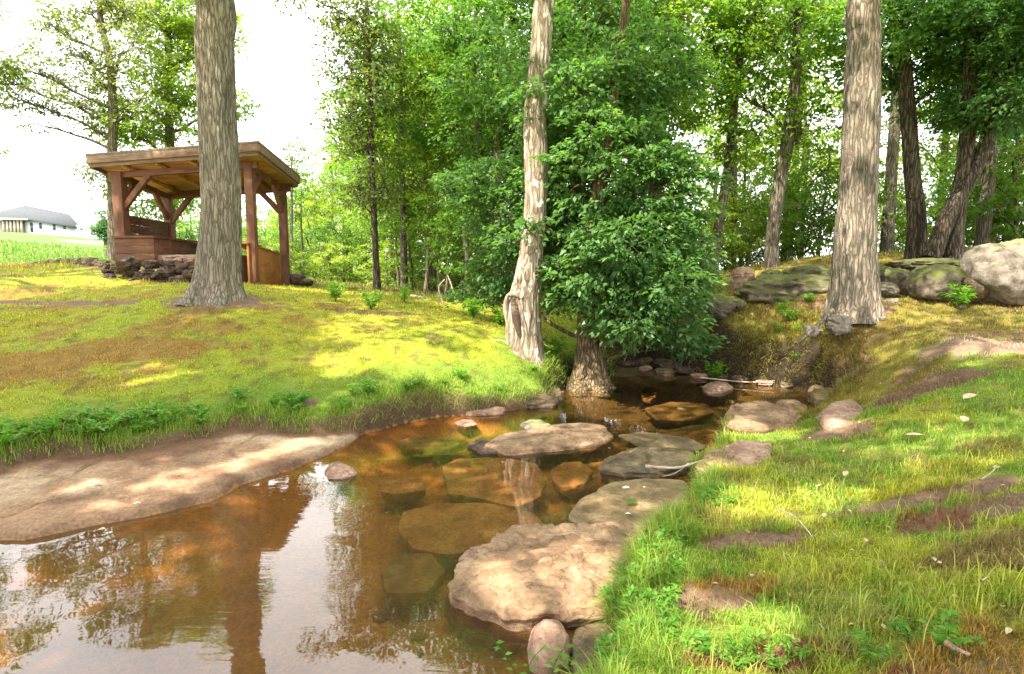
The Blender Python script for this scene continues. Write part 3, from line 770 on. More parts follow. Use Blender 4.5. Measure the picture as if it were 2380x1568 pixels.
# ============================================================ openings cut in the crowns to put sun on chosen spots
def sunat(u, v, r, z=None, y=None):
    p = PZ(u, v, z) if y is None else P(u, v, y)
    SUNP.append((p, r))
for a in [(1290, 1320, .30, .16), (1180, 1340, .12, .15), (1370, 1370, .12, .2), (1480, 1290, .10, .2), (1640, 1440, .28, .4), (1560, 1530, .2, .4), (1780, 1430, .15, .4), (1760, 1410, .07, .4), (1570, 1330, .08, .4),
          (380, 1115, .16, .12), (450, 1090, .16, .12), (560, 1060, .20, .12), (670, 1025, .14, .12), (250, 1165, .12, .1), (160, 1125, .09, .15), (220, 1110, .08, .15),
          (1720, 990, .20, .2), (1800, 985, .15, .25), (1960, 985, .10, .3), (1900, 1140, .10, .3), (1650, 1090, .08, .15), (1720, 1140, .12, .3)]:
    sunat(a[0], a[1], a[2] + (.02 if a[0] < 800 else .10), z=a[3])
for a in [(940, 835, .35, 7.2), (1080, 850, .4, 7.2), (1180, 860, .25, 7.2), (800, 850, .25, 6.9), (1060, 840, .3, 7.3),
          (150, 660, 1.2, 10.5), (350, 880, .25, 6.2), (760, 680, .9, 12), 
          (2260, 830, .28, 6.1), (2340, 800, .25, 6.3), (1950, 745, .14, 8.2), (1880, 760, .08, 8.1), (1880, 790, .05, 7.8), (2350, 840, .1, 6.0),
          (1240, 420, .14, 8.1), (1240, 300, .16, 8.1), (1245, 60, .2, 8.1), (1235, 370, .1, 8.1), (1250, 500, .07, 8.1),
          (1985, 500, .22, 8.3), (2000, 330, .2, 8.3), (1990, 600, .10, 8.3), (2010, 230, .14, 8.3), (2290, 585, .10, 8.0), (2170, 640, .12, 8.2),
          (1450, 560, .3, 7.4), (1330, 650, .25, 7.4), (1560, 430, .25, 7.2), (1180, 480, .2, 7.6), (1500, 700, .2, 7.2)]:
    sunat(a[0], a[1], a[2] + .05, y=a[3])

def px_trunk(pts, y, top=None):
    out = [P(u, v, y) for u, v in pts]
    if top is not None: out += [np.array(t) for t in top]
    return out
def px_r(ws, y): return [q / 2 * y / F for q in ws]

# ---- the big oak beside the shelter
b1 = P(503, 700, 9.0); b1[2] = float(gz(b1[0], b1[1])) - 0.12
t1 = [b1] + px_trunk([(510, 600), (514, 500), (512, 400), (504, 250), (499, 100), (500, 0)], 9.0, [(-4.7, 9.0, 7.6), (-4.9, 9.1, 10.5), (-4.6, 9.2, 13)])
big = [(-4.8, 8.6, 11, 3.6, 3.3, 2.3), (-7.6, 7.6, 9.6, 2.0, 2.2, 1.3), (-2.2, 7.4, 9.2, 1.9, 2.0, 1.2), (-5.6, 5.4, 8.6, 2.2, 1.7, 1.2)]
build_tree('oak_tree', 'massive oak with straight grey fissured trunk and flared roots in front of the wooden shelter', 'tree', b1, t1,
           [0.335] + px_r([92, 84, 84, 80, 80, 80], 9.0) + [0.25, 0.18, 0.08], big, M['bark_oak'], M['leaf_mid'], 101,
           ncl=520, nl=42, R=0.42, size=0.13, flare=0.62, fl_h=0.27, k=120, n=420, rough=0.035, cull=True, lobes=6, minz=5.95)

# ---- pale flaking tree at the creek, with the split burl at its foot
b2 = P(1238, 815, 8.15); b2[2] = float(gz(b2[0], b2[1])) - 0.22
t2 = [b2 - [.1, 0, 0]] + px_trunk([(1216, 745), (1222, 680), (1236, 580), (1245, 470), (1246, 380), (1244, 280), (1252, 180), (1260, 80), (1266, 0)], 8.15, [(0.75, 8.2, 7.6), (0.6, 8.3, 10), (0.9, 8.4, 12)])
r2 = build_tree('sycamore_tree', 'pale slender crooked trunk with peeling patches and a split burl low on its left side', 'tree', b2, t2,
           px_r([84, 84, 72, 54, 50, 54, 52, 48, 46, 44], 8.15) + [0.11, 0.08, 0.04], [(0.6, 7.6, 9.4, 2.4, 2.2, 1.8), (1.6, 6.2, 8.4, 1.6, 1.4, 1.0), (-1.0, 7.0, 8.8, 1.5, 1.4, 1.0)],
           M['bark_pale'], M['leaf_mid'], 102, ncl=300, nl=40, R=0.4, size=0.12, flare=0.35, fl_h=0.18, k=72, n=360, rough=0.05, cull=True)
# burl: raised bark lip round a dark tube that paints the hollow's shade
bm_ = MB(); hollow_shade = MB(); rs = np.random.default_rng(5)
lip = [P(u, v, y) - b2 for u, v, y in [(1214, 694, 7.93), (1196, 684, 7.97), (1180, 690, 8.05), (1176, 715, 8.08), (1180, 750, 8.07), (1188, 780, 8.02), (1200, 806, 7.97)]]
c_ = smooth_poly(lip, 40)
bm_.tube(c_, 0.030 + 0.012 * np.sin(np.linspace(0, 9, 40)) ** 2, 12)
bm_.tube(smooth_poly([P(u, v, y) - b2 for u, v, y in [(1212, 696, 7.94), (1214, 730, 7.91), (1222, 765, 7.90), (1230, 800, 7.93)]], 30), 0.026, 10)
bm_.tube(smooth_poly([P(u, v, y) - b2 for u, v, y in [(1202, 712, 7.97), (1206, 750, 7.93), (1212, 795, 7.93)]], 30), np.sin(np.linspace(.2, 2.9, 30)) * 0.018, 10)
link('burl', bm_.mesh('burl', True), M['bark_pale'], r2)
hollow_shade.tube(smooth_poly([P(u, v, y) - b2 for u, v, y in [(1192, 695, 7.95), (1199, 735, 7.93), (1208, 785, 7.90)]], 16), np.sin(np.linspace(0.3, 2.9, 16)) * 0.062, 10)
link('hollow', hollow_shade.mesh('hollow', True), M['rock_dark'], r2)  # dark solid tube, its colour standing for shade inside the burl

# ---- dense leafy tree leaning over the water
b3 = P(1368, 885, 8.45); b3[2] = -0.08
t3 = [b3] + px_trunk([(1368, 820), (1362, 750), (1366, 680), (1375, 560), (1395, 420), (1420, 260), (1440, 120)], 8.5, [(1.7, 8.5, 6.2), (1.8, 8.5, 7.5)])
bl3 = [BL(1470, 170, 8.9, 140, 85, 1.0), BL(1360, 250, 8.6, 150, 100, 1.0), BL(1430, 380, 8.2, 150, 100, 0.9), BL(1300, 420, 8.9, 100, 120, .6), BL(1530, 450, 8.2, 115, 85, 0.9),
       BL(1330, 540, 8.7, 105, 80, 0.6), BL(1460, 540, 7.7, 130, 75, 0.7), BL(1560, 560, 8.3, 95, 75, 0.8), BL(1400, 640, 7.9, 130, 60, 0.6), BL(1525, 660, 7.7, 120, 75, 0.7),
       BL(1470, 720, 7.7, 110, 55, 0.5), BL(1560, 750, 7.9, 70, 45, 0.5), BL(1290, 660, 8.9, 60, 70, 0.4), BL(1330, 690, 8.2, 60, 40, .4), BL(1610, 650, 8.5, 45, 60, .4), BL(1480, 775, 8.3, 80, 36, .45), BL(1590, 785, 8.7, 60, 34, .45),
       BL(1150, 500, 9.3, 80, 50, 0.6), BL(1120, 430, 9.6, 80, 50, 0.6), BL(1160, 610, 9.5, 70, 50, 0.5), BL(1190, 560, 8.9, 70, 35, 0.4), BL(1120, 680, 9.6, 70, 30, 0.4), BL(1240, 530, 7.9, 40, 14, 0.2)]
build_tree('leafy_tree', 'dense dark green tree whose low drooping foliage hangs over the creek behind the pale trunk', 'tree', b3, t3,
           px_r([84, 62, 44, 40, 38, 34, 28, 20], 8.5) + [0.05, 0.03], bl3, M['bark_mossy'], M['leaf_dark'], 103,
           ncl=1500, nl=34, R=0.24, size=0.098, flare=0.75, fl_h=0.22, k=64, n=260, rough=0.06, limb_r=0.035, shell=0.7, wide=0.55, cull=True)

# ---- big straight trunk on the right bank
b4 = P(1985, 725, 8.45); b4[2] = float(gz(b4[0], b4[1])) - 0.12
t4 = [b4] + px_trunk([(1986, 640), (1988, 560), (1992, 470), (2000, 330), (2003, 200), (2008, 80), (2010, 0)], 8.45, [(5.35, 8.45, 7.6), (5.5, 8.5, 10.5), (5.4, 8.5, 13)])
build_tree('tulip_tree', 'tall straight light brown trunk with deeply ridged bark on the right bank', 'tree', b4, t4,
           [0.335] + px_r([96, 88, 80, 76, 72, 66, 66], 8.45) + [0.19, 0.14, 0.06], [(5.4, 8.0, 11, 3.2, 3.0, 2.2), (4.0, 5.6, 9.2, 1.8, 1.8, 1.2), (7.4, 6.4, 9.4, 2.0, 2.0, 1.2), (6.0, 4.2, 9.0, 1.8, 1.6, 1.1)],
           M['bark_right'], M['leaf_mid'], 104, ncl=480, nl=40, R=0.42, size=0.13, flare=0.34, fl_h=0.26, k=110, n=420, rough=0.05, cull=True, lobes=6, minz=5.95)

# ---- the thinner trunks on the ridge
def ridge_tree(name, label, pts, ws, y, seed, bark, leaf, blobs, topz, **kw):
    base = P(pts[0][0], pts[0][1], y); base[2] = min(base[2], float(gz(base[0], base[1]))) - 0.1
    tp = [base] + px_trunk(pts[1:], y)
    last = tp[-1]; dirn = (tp[-1] - tp[-2]); dirn /= np.linalg.norm(dirn)
    tp += [last + dirn * (topz - last[2])]
    return build_tree(name, label, 'tree', base, tp, px_r(ws, y) + [0.03], blobs, bark, leaf, seed, **kw)
kw = dict(k=28, n=120, rough=0.06, flare=0.35, fl_h=0.25, limb_r=0.04)
ridge_tree('hickory_tree', 'brown leaning trunk between the leafy tree and the tall ridged trunk', [(1795, 645), (1795, 560), (1812, 430), (1835, 300), (1850, 160), (1855, 60)], [38, 30, 30, 28, 24, 20], 12.5, 105,
           M['bark_grey'], M['leaf_mid'], [BL(1800, 120, 12.5, 150, 110, 1.5), BL(1870, 300, 12.3, 100, 60, 1), BL(1750, 240, 12.8, 90, 70, 1), BL(1850, 10, 12.5, 170, 90, 1.5)], 8.5, ncl=300, nl=30, R=0.34, size=0.12, **kw)
ridge_tree('ash_tree', 'thin grey trunk leaning right just behind the edge of the dark leafy tree', [(1652, 640), (1668, 540), (1690, 400), (1705, 260), (1720, 130), (1728, 40)], [28, 22, 20, 18, 16, 12], 13.5, 106,
           M['bark_grey'], M['leaf_mid'], [BL(1640, 90, 13.5, 130, 90, 1.5), BL(1760, 20, 13.5, 120, 80, 1.5), BL(1700, 330, 13, 60, 50, .8)], 8.5, ncl=220, nl=30, R=0.34, size=0.12, **kw)
ridge_tree('elm_tree', 'dark brown trunk standing alone right of the tall ridged trunk', [(2130, 595), (2130, 500), (2120, 400), (2112, 280), (2100, 140), (2085, 40)], [42, 38, 34, 32, 30, 26], 11.0, 107,
           M['bark_dark'], M['leaf_mid'], [BL(2100, 60, 11, 130, 80, 1.3), BL(2180, 200, 11.4, 80, 60, 1), BL(2050, 150, 11.4, 60, 60, 1)], 8.0, ncl=260, nl=30, R=0.32, size=0.11, **kw)
bb = P(2195, 592, 10.6)
ridge_tree('forked_tree', 'dark tree forking low into two trunks above the boulders at the right', [(2212, 590), (2222, 500), (2240, 400), (2250, 280), (2252, 150), (2262, 30)], [44, 38, 34, 32, 28, 24], 10.6, 108,
           M['bark_dark'], M['leaf_dark'], [BL(2290, 60, 10.4, 130, 90, 1.2), BL(2360, 160, 10.2, 110, 100, 1.2), BL(2200, 20, 10.8, 100, 70, 1), BL(2330, 230, 10.0, 90, 60, .9), BL(2400, 60, 10, 90, 100, 1)], 8.0,
           ncl=520, nl=32, R=0.30, size=0.11, extra_stems=[([P(u, v, 10.5) for u, v in [(2165, 600), (2205, 500), (2268, 390), (2305, 290), (2340, 200), (2385, 90)]] , px_r([36, 34, 30, 27, 24, 16], 10.5))], **kw)

# ---- slim trees to the left
ridge_tree('poplar_tree', 'tall thin dark trunk with sparse wispy foliage standing by itself left of the woods', [(876, 668), (872, 560), (866, 430), (862, 300), (858, 160), (852, 20)], [18, 14, 13, 12, 11, 9], 15, 109,
           M['bark_dark'], M['leaf_olive'], [BL(850, 40, 15, 85, 60, 1), BL(800, 140, 15, 55, 60, .7), BL(880, 200, 15, 70, 60, .9), BL(810, 270, 15, 50, 50, .7), BL(850, 340, 15, 60, 50, .8), BL(900, 420, 15, 60, 50, .8), BL(830, 460, 15, 50, 40, .7), BL(780, 30, 15, 60, 30, .6), BL(690, -6, 14.6, 60, 16, .4), BL(870, 110, 15, 80, 50, 1)],
           8.5, ncl=480, nl=24, R=0.34, size=0.11, k=20, n=90, rough=0.05, flare=0.3, limb_r=0.03)
ridge_tree('walnut_tree', 'sparse grey-green tree with long bare limbs reaching left above the shelter roof', [(262, 600), (262, 450), (261, 350), (262, 250), (255, 140), (236, 60), (228, -20)], [24, 22, 20, 18, 16, 13, 10], 17, 110,
           M['bark_grey'], M['leaf_olive'], [BL(120, 60, 16.8, 45, 30, .8), BL(90, 165, 16.5, 75, 38, 1.2), BL(60, 240, 16.2, 65, 22, .8), BL(165, 240, 16.6, 75, 32, 1.2), BL(190, 130, 17, 70, 50, 1.3), BL(310, 110, 16.6, 60, 45, 1.2),
                                   BL(20, 190, 16, 30, 22, .5), BL(200, 20, 17, 90, 40, 1.3), BL(300, 20, 17, 60, 40, 1.0), BL(215, 300, 16.8, 35, 22, .5), BL(95, 292, 16.0, 38, 8, .4), BL(245, 400, 16.8, 45, 40, .7), BL(215, 390, 16.5, 30, 14, .4), BL(330, 230, 17, 60, 50, .9), BL(230, 190, 17, 60, 40, .9)],
           9.6, ncl=620, nl=19, R=0.33, size=0.11, k=20, n=110, rough=0.05, flare=0.3, limb_r=0.045, shell=0.4)
ridge_tree('maple_tree', 'rounded yellow-green tree directly behind the shelter roof', [(396, 600), (396, 450), (394, 300), (392, 170), (390, 40)], [22, 20, 18, 16, 12], 18.5, 111,
           M['bark_grey'], M['leaf_mid'], [BL(400, 90, 18.5, 85, 70, 1.4), BL(350, 200, 18.2, 80, 60, 1.3), BL(460, 200, 18.5, 90, 70, 1.4), BL(400, 300, 18, 110, 50, 1.5), BL(540, 240, 18.5, 48, 34, .8), BL(290, 300, 18.2, 50, 45, .9), BL(480, 80, 18.5, 60, 60, 1), BL(350, 20, 18.5, 70, 50, 1), BL(440, 0, 18.5, 70, 50, 1.2), BL(380, 440, 18.5, 90, 60, 1.2), BL(350, 540, 19, 60, 50, 1)],
           9.5, ncl=820, nl=34, R=0.34, size=0.13, k=20, n=90, rough=0.05, flare=0.3, limb_r=0.05)

# ---- unseen trees added outside the frame so their crowns shade the creek
for i, (x, y, h, label) in enumerate([(-8.2, 1.5, 9.5, 'unseen broad tree added left of the creek to shade the sand bar'), (-3.6, -3.6, 10, 'unseen tall tree added behind the creek bend to shade the stones'), (4.6, -2.2, 10, 'unseen tall tree added behind the right bank to shade the turf'),
                                      (8.6, 3.6, 9.5, 'unseen tall tree added outside the right edge to shade the right bank'), (-1.2, -7.5, 12, 'unseen large shade tree added far behind the viewer on the creek side'), (-12.5, 6.5, 10, 'unseen broad shade tree added at the left edge of the lawn')]):
    base = np.array([x, y, float(gz(x, y)) - 0.1]); rs = np.random.default_rng(200 + i)
    tp = [base, base + [0.1, 0.05, h * 0.4], base + [0.0, 0.2, h * 0.8], base + [0.1, 0.1, h * 1.2]]
    bl = [(x + rs.uniform(-2.6, 2.6), y + rs.uniform(-2.6, 2.6), h * rs.uniform(0.75, 1.1), 2.3, 2.3, 1.2) for _ in range(8)]
    if i == 1: bl += [(-6.6, -2.2, 9.2, 2.2, 2.0, 1.0), (-5.0, -4.0, 9.4, 2.2, 2.0, 1.0), (-3.5, 0.3, 9.6, 2.6, 2.4, 1.0), (-1.0, -0.6, 9.8, 2.4, 2.2, 1.0), (-5.5, 1.5, 9.2, 2.4, 2.2, 1.0)]  # more crown blobs added to block sun over water and sand
    if i == 2: bl += [(1.6, -0.4, 9.6, 2.4, 2.2, 1.0), (0.0, 1.6, 10.2, 2.4, 2.0, 1.0), (3.4, 1.4, 9.8, 2.2, 2.2, 1.0)]  # more crown blobs added to block sun over the right side
    build_tree('unseen_shade_tree', label, 'tree', base, tp, [0.28, 0.24, 0.17, 0.04], bl, M['bark_oak'], M['leaf_mid'], 210 + i, ncl=1300 if i < 3 else 760, nl=40, R=0.5, size=0.19, k=24, n=60, cull=True, limb_r=0.07)

# ---- woods behind: a few kinds of tree, each copied and turned
def proto(kind, name, seed, h, leaf, bark, low, ncl, nl, R, size, rmul=1.0):
    rs = np.random.default_rng(seed)
    lean = rs.normal(0, 0.03, 2) * h
    tp = [np.array([0, 0, -0.2]), np.array([lean[0] * .3, lean[1] * .3, h * .35]), np.array([lean[0] * .8, lean[1] * .8, h * .7]), np.array([lean[0], lean[1], h * 0.98])]
    bl = []
    nb = 9
    for i in range(nb):
        z = h * (low + (1.0 - low) * (i + 0.5) / nb); k = math.sin(math.pi * min(1, (i + 1.2) / (nb + 0.6))) ** 0.7
        a = i * 2.4 + rs.uniform(-.4, .4); R_ = rmul * h * 0.105 * k
        bl.append((math.cos(a) * R_ * 0.9, math.sin(a) * R_ * 0.9, z, R_ * 1.15, R_ * 1.15, h * (1 - low) * 0.085 + 0.2))
    return build_tree(name, None, None, (0, 0, 0), tp, [0.011 * h + .02, 0.009 * h + .015, 0.006 * h, 0.015], bl, M[bark], M[leaf], seed, ncl=ncl, nl=nl, R=R, size=size, k=16, n=40, rough=0.05, flare=0.3, limb_r=0.035, nsub=10)
protos = {
    'dark': (proto('dark', 'woodland_tree', 301, 11, 'leaf_dark', 'bark_dark', 0.22, 430, 32, 0.42, 0.15, 1.25), 'dark green broadleaf tree among the woods behind the creek'),
    'mid': (proto('mid', 'woodland_tree', 302, 12, 'leaf_mid', 'bark_grey', 0.25, 400, 30, 0.44, 0.155, 1.2), 'mid green broadleaf tree among the woods behind the creek'),
    'light': (proto('light', 'woodland_tree', 303, 10, 'leaf_light', 'bark_grey', 0.15, 380, 30, 0.42, 0.15, 1.2), 'yellow-green tree with sunlight put into its leaf colour among the woods behind the creek'),
    'tall': (proto('tall', 'woodland_tree', 304, 13, 'leaf_light', 'bark_grey', 0.5, 300, 30, 0.44, 0.15, 1.3), 'high-crowned tree with a bare trunk in the woods behind the creek'),
    'shrub': (proto('shrub', 'understory_shrub', 305, 3.2, 'leaf_mid', 'bark_grey', 0.0, 200, 26, 0.30, 0.12, 3.2), 'low green shrub at the edge of the woods'),
    'lshrub': (proto('lshrub', 'understory_shrub', 306, 2.8, 'leaf_light', 'bark_grey', 0.0, 200, 26, 0.28, 0.11, 3.2), 'bright yellow-green shrub at the edge of the woods'),
}
used = set()
def place(kind, u, y, s, rot=None, label=None, sz=1.0):
    root, lab = protos[kind]
    r = root if kind not in used else copy_tree(root)
    used.add(kind)
    p = onground(u, y)
    r.location = p; r.rotation_euler = (0, 0, rng.uniform(0, 6.28) if rot is None else rot); r.scale = (s, s, s * sz)
    grp = {'dark': 'dark woodland trees', 'mid': 'mid green woodland trees', 'light': 'woodland trees with sunlit leaf colour', 'tall': 'high-crowned woodland trees', 'shrub': 'green understory shrubs', 'lshrub': 'bright understory shrubs'}[kind]
    tag(r, label or lab, 'shrub' if 'shrub' in kind else 'tree', grp)
    return r
WOODS = [  # kind, u, distance, scale
    # right of the shelter: far bright young trees, open sky above them
    ('light', 700, 34, .62), ('mid', 665, 40, .50), ('light', 760, 30, .50), ('mid', 800, 38, .62), ('light', 640, 45, .40), ('light', 610, 48, .42), ('mid', 735, 48, .66), ('light', 835, 26, .50), ('mid', 560, 55, .45), ('light', 480, 50, .5),
    ('mid', 690, 30, .52), ('light', 735, 27, .46), ('mid', 775, 33, .66), ('mid', 815, 28, .72), ('light', 850, 33, .9), ('mid', 890, 24, .85), ('light', 915, 20, .8), ('mid', 880, 40, 1.2), ('light', 640, 36, .42), ('mid', 600, 33, .40), ('light', 655, 26, .34), ('mid', 580, 42, .42), ('mid', 450, 36, .45), ('light', 400, 34, .42), ('mid', 940, 17, .75),
    ('shrub', 730, 25, .9), ('lshrub', 660, 19, .5), ('shrub', 800, 22, .8), ('lshrub', 590, 21, .6), ('shrub', 880, 21, .9), ('shrub', 350, 22, .7), ('lshrub', 440, 20, .6),
    ('lshrub', 690, 22, .6), ('lshrub', 770, 20, .55), ('shrub', 840, 24, .8), ('lshrub', 900, 19, .6), ('shrub', 620, 24, .7), ('lshrub', 960, 21, .7), ('shrub', 540, 24, .9), ('shrub', 480, 22, .8),
    # the main wood
    ('mid', 960, 22, .85), ('light', 1000, 17, .85), ('mid', 1060, 19, .95), ('light', 930, 28, .95), ('mid', 1120, 15, .80), ('dark', 1090, 24, 1.1), ('light', 1160, 20, 1.0), ('mid', 1010, 30, 1.2), ('dark', 1200, 14, .85), ('mid', 1280, 18, 1.0),
    ('dark', 1330, 12.5, .85), ('mid', 1400, 15, 1.0), ('mid', 1460, 18, 1.1), ('mid', 1520, 14, .90), ('light', 1650, 24, .85), 
    ('light', 1720, 20, .55), ('tall', 1700, 17, .9), ('light', 1830, 18, .95), ('light', 1860, 24, .95), ('tall', 1960, 15, .95), 
    ('light', 2070, 22, .55), ('tall', 2060, 14, .9), ('light', 2180, 17, .9), ('tall', 2280, 13, .9), ('light', 2340, 17, 1.0), ('light', 2300, 24, 1.0), ('dark', 2450, 18, 1.1), ('mid', 2540, 15, 1.0),
    ('dark', 2440, 11.5, .8),
    ('shrub', 1010, 18, .9), ('shrub', 1080, 16, .9), ('shrub', 1150, 13, .7), ('shrub', 1210, 16, 1.0), ('shrub', 1290, 12, .7), ('lshrub', 1130, 21, 1.0), ('lshrub', 1060, 24, 1.1), ('shrub', 1400, 13, .9), ('shrub', 1520, 12, .8),
    ('lshrub', 1700, 15, .75), ('lshrub', 1735, 18, .9), ('shrub', 1860, 15, .9), ('shrub', 1900, 14, .8), ('lshrub', 1660, 17, .8), ('shrub', 1780, 17, .8), ('lshrub', 2070, 16, .8), ('lshrub', 2110, 19, .9), ('shrub', 2290, 14, .9), ('shrub', 2360, 13, .9), ('lshrub', 2330, 16, .9), ('shrub', 2450, 14, 1.0), ('shrub', 2180, 16, .6),
]
for kind, u, y, s in WOODS: place(kind, u, y, s)
place('mid', -160, 16, .85, label='broadleaf tree at the far left edge of the meadow')

# thin pale saplings at the edge of the wood
for i, (u, v0, v1, wd, y) in enumerate([(1085, 665, 520, 15, 13.5), (988, 680, 555, 9, 15), (956, 668, 570, 7, 17), (1035, 690, 600, 8, 14), (1020, 690, 610, 6, 14.5), (1150, 690, 370, 24, 14.0), (925, 668, 580, 6, 18), (672, 640, 440, 8, 20), (705, 650, 520, 5, 21), (1820, 620, 470, 16, 17), (1512, 240, 60, 0, 0)]):
    if wd == 0: continue
    b = onground(u, y); b[2] -= 0.05
    top = P(u + (6 if i % 2 else -5), v1, y)
    m = b * 0.5 + top * 0.5 + [0.03, 0, 0]
    labs = ['pale straight sapling trunk in front of the woods', 'slender pale sapling left of the straight pale one', 'very thin sapling at the wood edge near the lawn', 'thin leaning dark sapling by the fallen branches', 'thin dark sapling beside the leaning one',
            'whitish mottled trunk half hidden in leaves left of the peeling tree', 'hair-thin sapling at the left end of the wood edge', 'slim pale trunk just right of the shelter', 'very slim trunk right of the shelter among bright leaves', 'dark slim trunk behind the brown leaning trunk']
    top2 = P(u + (6 if i % 2 else -5), v1 - 90, y)
    build_tree('sapling', labs[i], 'tree', b, [b, m, top, top2], px_r([wd, wd * .9, wd * .75, wd * .3], y), [BL(u, v1 - 40, y, 38, 30, .5), BL(u + 20, v1 - 90, y, 36, 26, .5)], M['bark_pale'] if i in (0, 5, 1, 7) else M['bark_grey'], M['leaf_mid'] if i < 7 else M['leaf_light'], 400 + i,
               ncl=44, nl=22, R=0.26, size=0.11, k=14, n=40, flare=0.2, limb_r=0.015, nsub=5)

# ============================================================ stones
def stone(name, label, pix, z, thick, mat, seed, up=0.06, rough=0.10, cat='stone', tilt=(0, 0), k=120, flat=3.0, group=None, base_u=None):
    """a stone whose plan is the traced outline at height z; rises 'up' over it and goes 'thick' down"""
    pts = np.array([PZ(u, v, z)[:2] for u, v in pix]); c = (pts.max(0) + pts.min(0)) / 2
    th = np.linspace(0, 2 * np.pi, k, endpoint=False)
    # ray-polygon radii
    R = np.zeros(k)
    for i, t in enumerate(th):
        dx, dy = math.cos(t), math.sin(t)
        for j in range(len(pts)):
            a = pts[j] - c; e = pts[(j + 1) % len(pts)] - pts[j]
            den = dx * e[1] - dy * e[0]
            if abs(den) < 1e-12: continue
            s_ = (a[0] * e[1] - a[1] * e[0]) / den; q = (a[0] * dy - a[1] * dx) / den
            if s_ > 0 and -1e-6 <= q <= 1 + 1e-6: R[i] = max(R[i], s_)
    R = np.convolve(np.concatenate([R[-2:], R, R[:2]]), [.1, .2, .4, .2, .1], 'valid')
    nr = 54
    ph = np.linspace(0, np.pi, nr)          # top to bottom
    ev = 1.0 if flat <= 2 else 0.55
    ph = np.pi / 2 + (ph - np.pi / 2) * (1 - 0.25 * np.cos(ph) ** 2 * 0)
    prof = np.sin(ph) ** ev; prof[0] = prof[-1] = 0
    zz = np.where(ph < np.pi / 2, up * np.abs(np.cos(ph)) ** (0.8 if flat <= 2 else 0.45), -thick * np.abs(np.cos(ph)) ** 0.6)
    s0 = R.mean()
    q = prof[:, None] * R[None]
    X = q * np.cos(th); Y = q * np.sin(th); Z = np.repeat(zz[:, None], k, 1) + q * np.cos(th) * tilt[0] + q * np.sin(th) * tilt[1]
    V = np.stack([X, Y, Z], -1)
    pn = V / s0 * 1.5 + seed * 3.7
    d = rough * s0 * fbm3(pn, 1.0, 5, seed) + 0.35 * rough * s0 * (1 - np.abs(fbm3(pn * [1, 1, 3.5], 1.2, 4, seed + 7)) * 4).clip(-0.5, 1)
    d = d + 0.10 * rough * s0 * np.round(fbm3(pn, 0.8, 2, seed + 3) * 6)
    d = d + 0.40 * rough * s0 * vn3(V[..., 0] / s0 * .9 + seed, V[..., 1] / s0 * .9, V[..., 2] * 38 + 0.6 * fbm3(pn, 1, 3, 4), seed) * np.minimum(prof[:, None] ** 2, 1) + 0.22 * rough * s0 * (1 - np.abs(fbm3(pn * 2.2, 1.0, 4, seed + 17)) * 6).clip(-.5, 1)
    dirn = V.copy(); dirn[..., 2] *= 2.0; dirn /= np.linalg.norm(dirn, axis=-1)[..., None] + 1e-9
    V = V + dirn * d[..., None]
    V[0] = V[0].mean(0); V[-1] = V[-1].mean(0)
    i = np.arange(nr - 1)[:, None] * k; j = np.arange(k)[None]; j2 = (j + 1) % k
    Fq = np.stack([i + j, i + k + j, i + k + j2, i + j2], -1).reshape(-1, 4)
    me = mesh_from(name, V.reshape(-1, 3), Fq, None, True)
    ob = link(name, me, mat); ob.location = (c[0], c[1], z)
    return tag(ob, label, cat, group)
def boulder(name, label, u0, u1, v0, v1, y, mat, seed, depth=None, rough=0.16, cat='boulder', sink=0.25, flat=1.0, yaw=0.0):
    """upright boulder filling the given pixel box at distance y"""
    c = P((u0 + u1) / 2, (v0 + v1) / 2, y); s = y / F
    a = (u1 - u0) / 2 * s; hz = (v1 - v0) / 2 * s; b = depth or a * 0.8
    nr, k = 56, 96
    ph = np.linspace(0, np.pi, nr)[:, None]; th = np.linspace(0, 2 * np.pi, k, endpoint=False)[None]
    e = 0.8
    sx_ = np.sign(np.cos(th)) * np.abs(np.cos(th)) ** e; sy_ = np.sign(np.sin(th)) * np.abs(np.sin(th)) ** e
    V = np.stack([np.sin(ph) ** e * sx_, np.sin(ph) ** e * sy_, np.sign(np.cos(ph)) * np.abs(np.cos(ph)) ** e + 0 * th], -1)
    pn = V * 1.15 + seed * 5.1
    d = rough * fbm3(pn, 1.0, 6, seed, 0.55) * 1.7 + 0.30 * rough * (1 - np.abs(fbm3(pn, 1.7, 4, seed + 9)) * 4).clip(-0.5, 1)
    # broken facets
    f = np.round((V @ np.array([.6, -.5, .6])) * 3 + fbm3(pn, 1, 2, 3)) / 3
    V = V * (1 + d[..., None] + 0.03 * f[..., None]) * [a, b, hz]
    V[..., 2] = np.where(V[..., 2] < 0, V[..., 2] * (1 + sink), V[..., 2])
    V[0] = V[0].mean(0); V[-1] = V[-1].mean(0)
    i = np.arange(nr - 1)[:, None] * k; j = np.arange(k)[None]; j2 = (j + 1) % k
    Fq = np.stack([i + j, i + k + j, i + k + j2, i + j2], -1).reshape(-1, 4)
    ob = link(name, mesh_from(name, V.reshape(-1, 3), Fq, None, True), mat); ob.location = c; ob.rotation_euler = (0, 0, yaw)
    return tag(ob, label, cat)

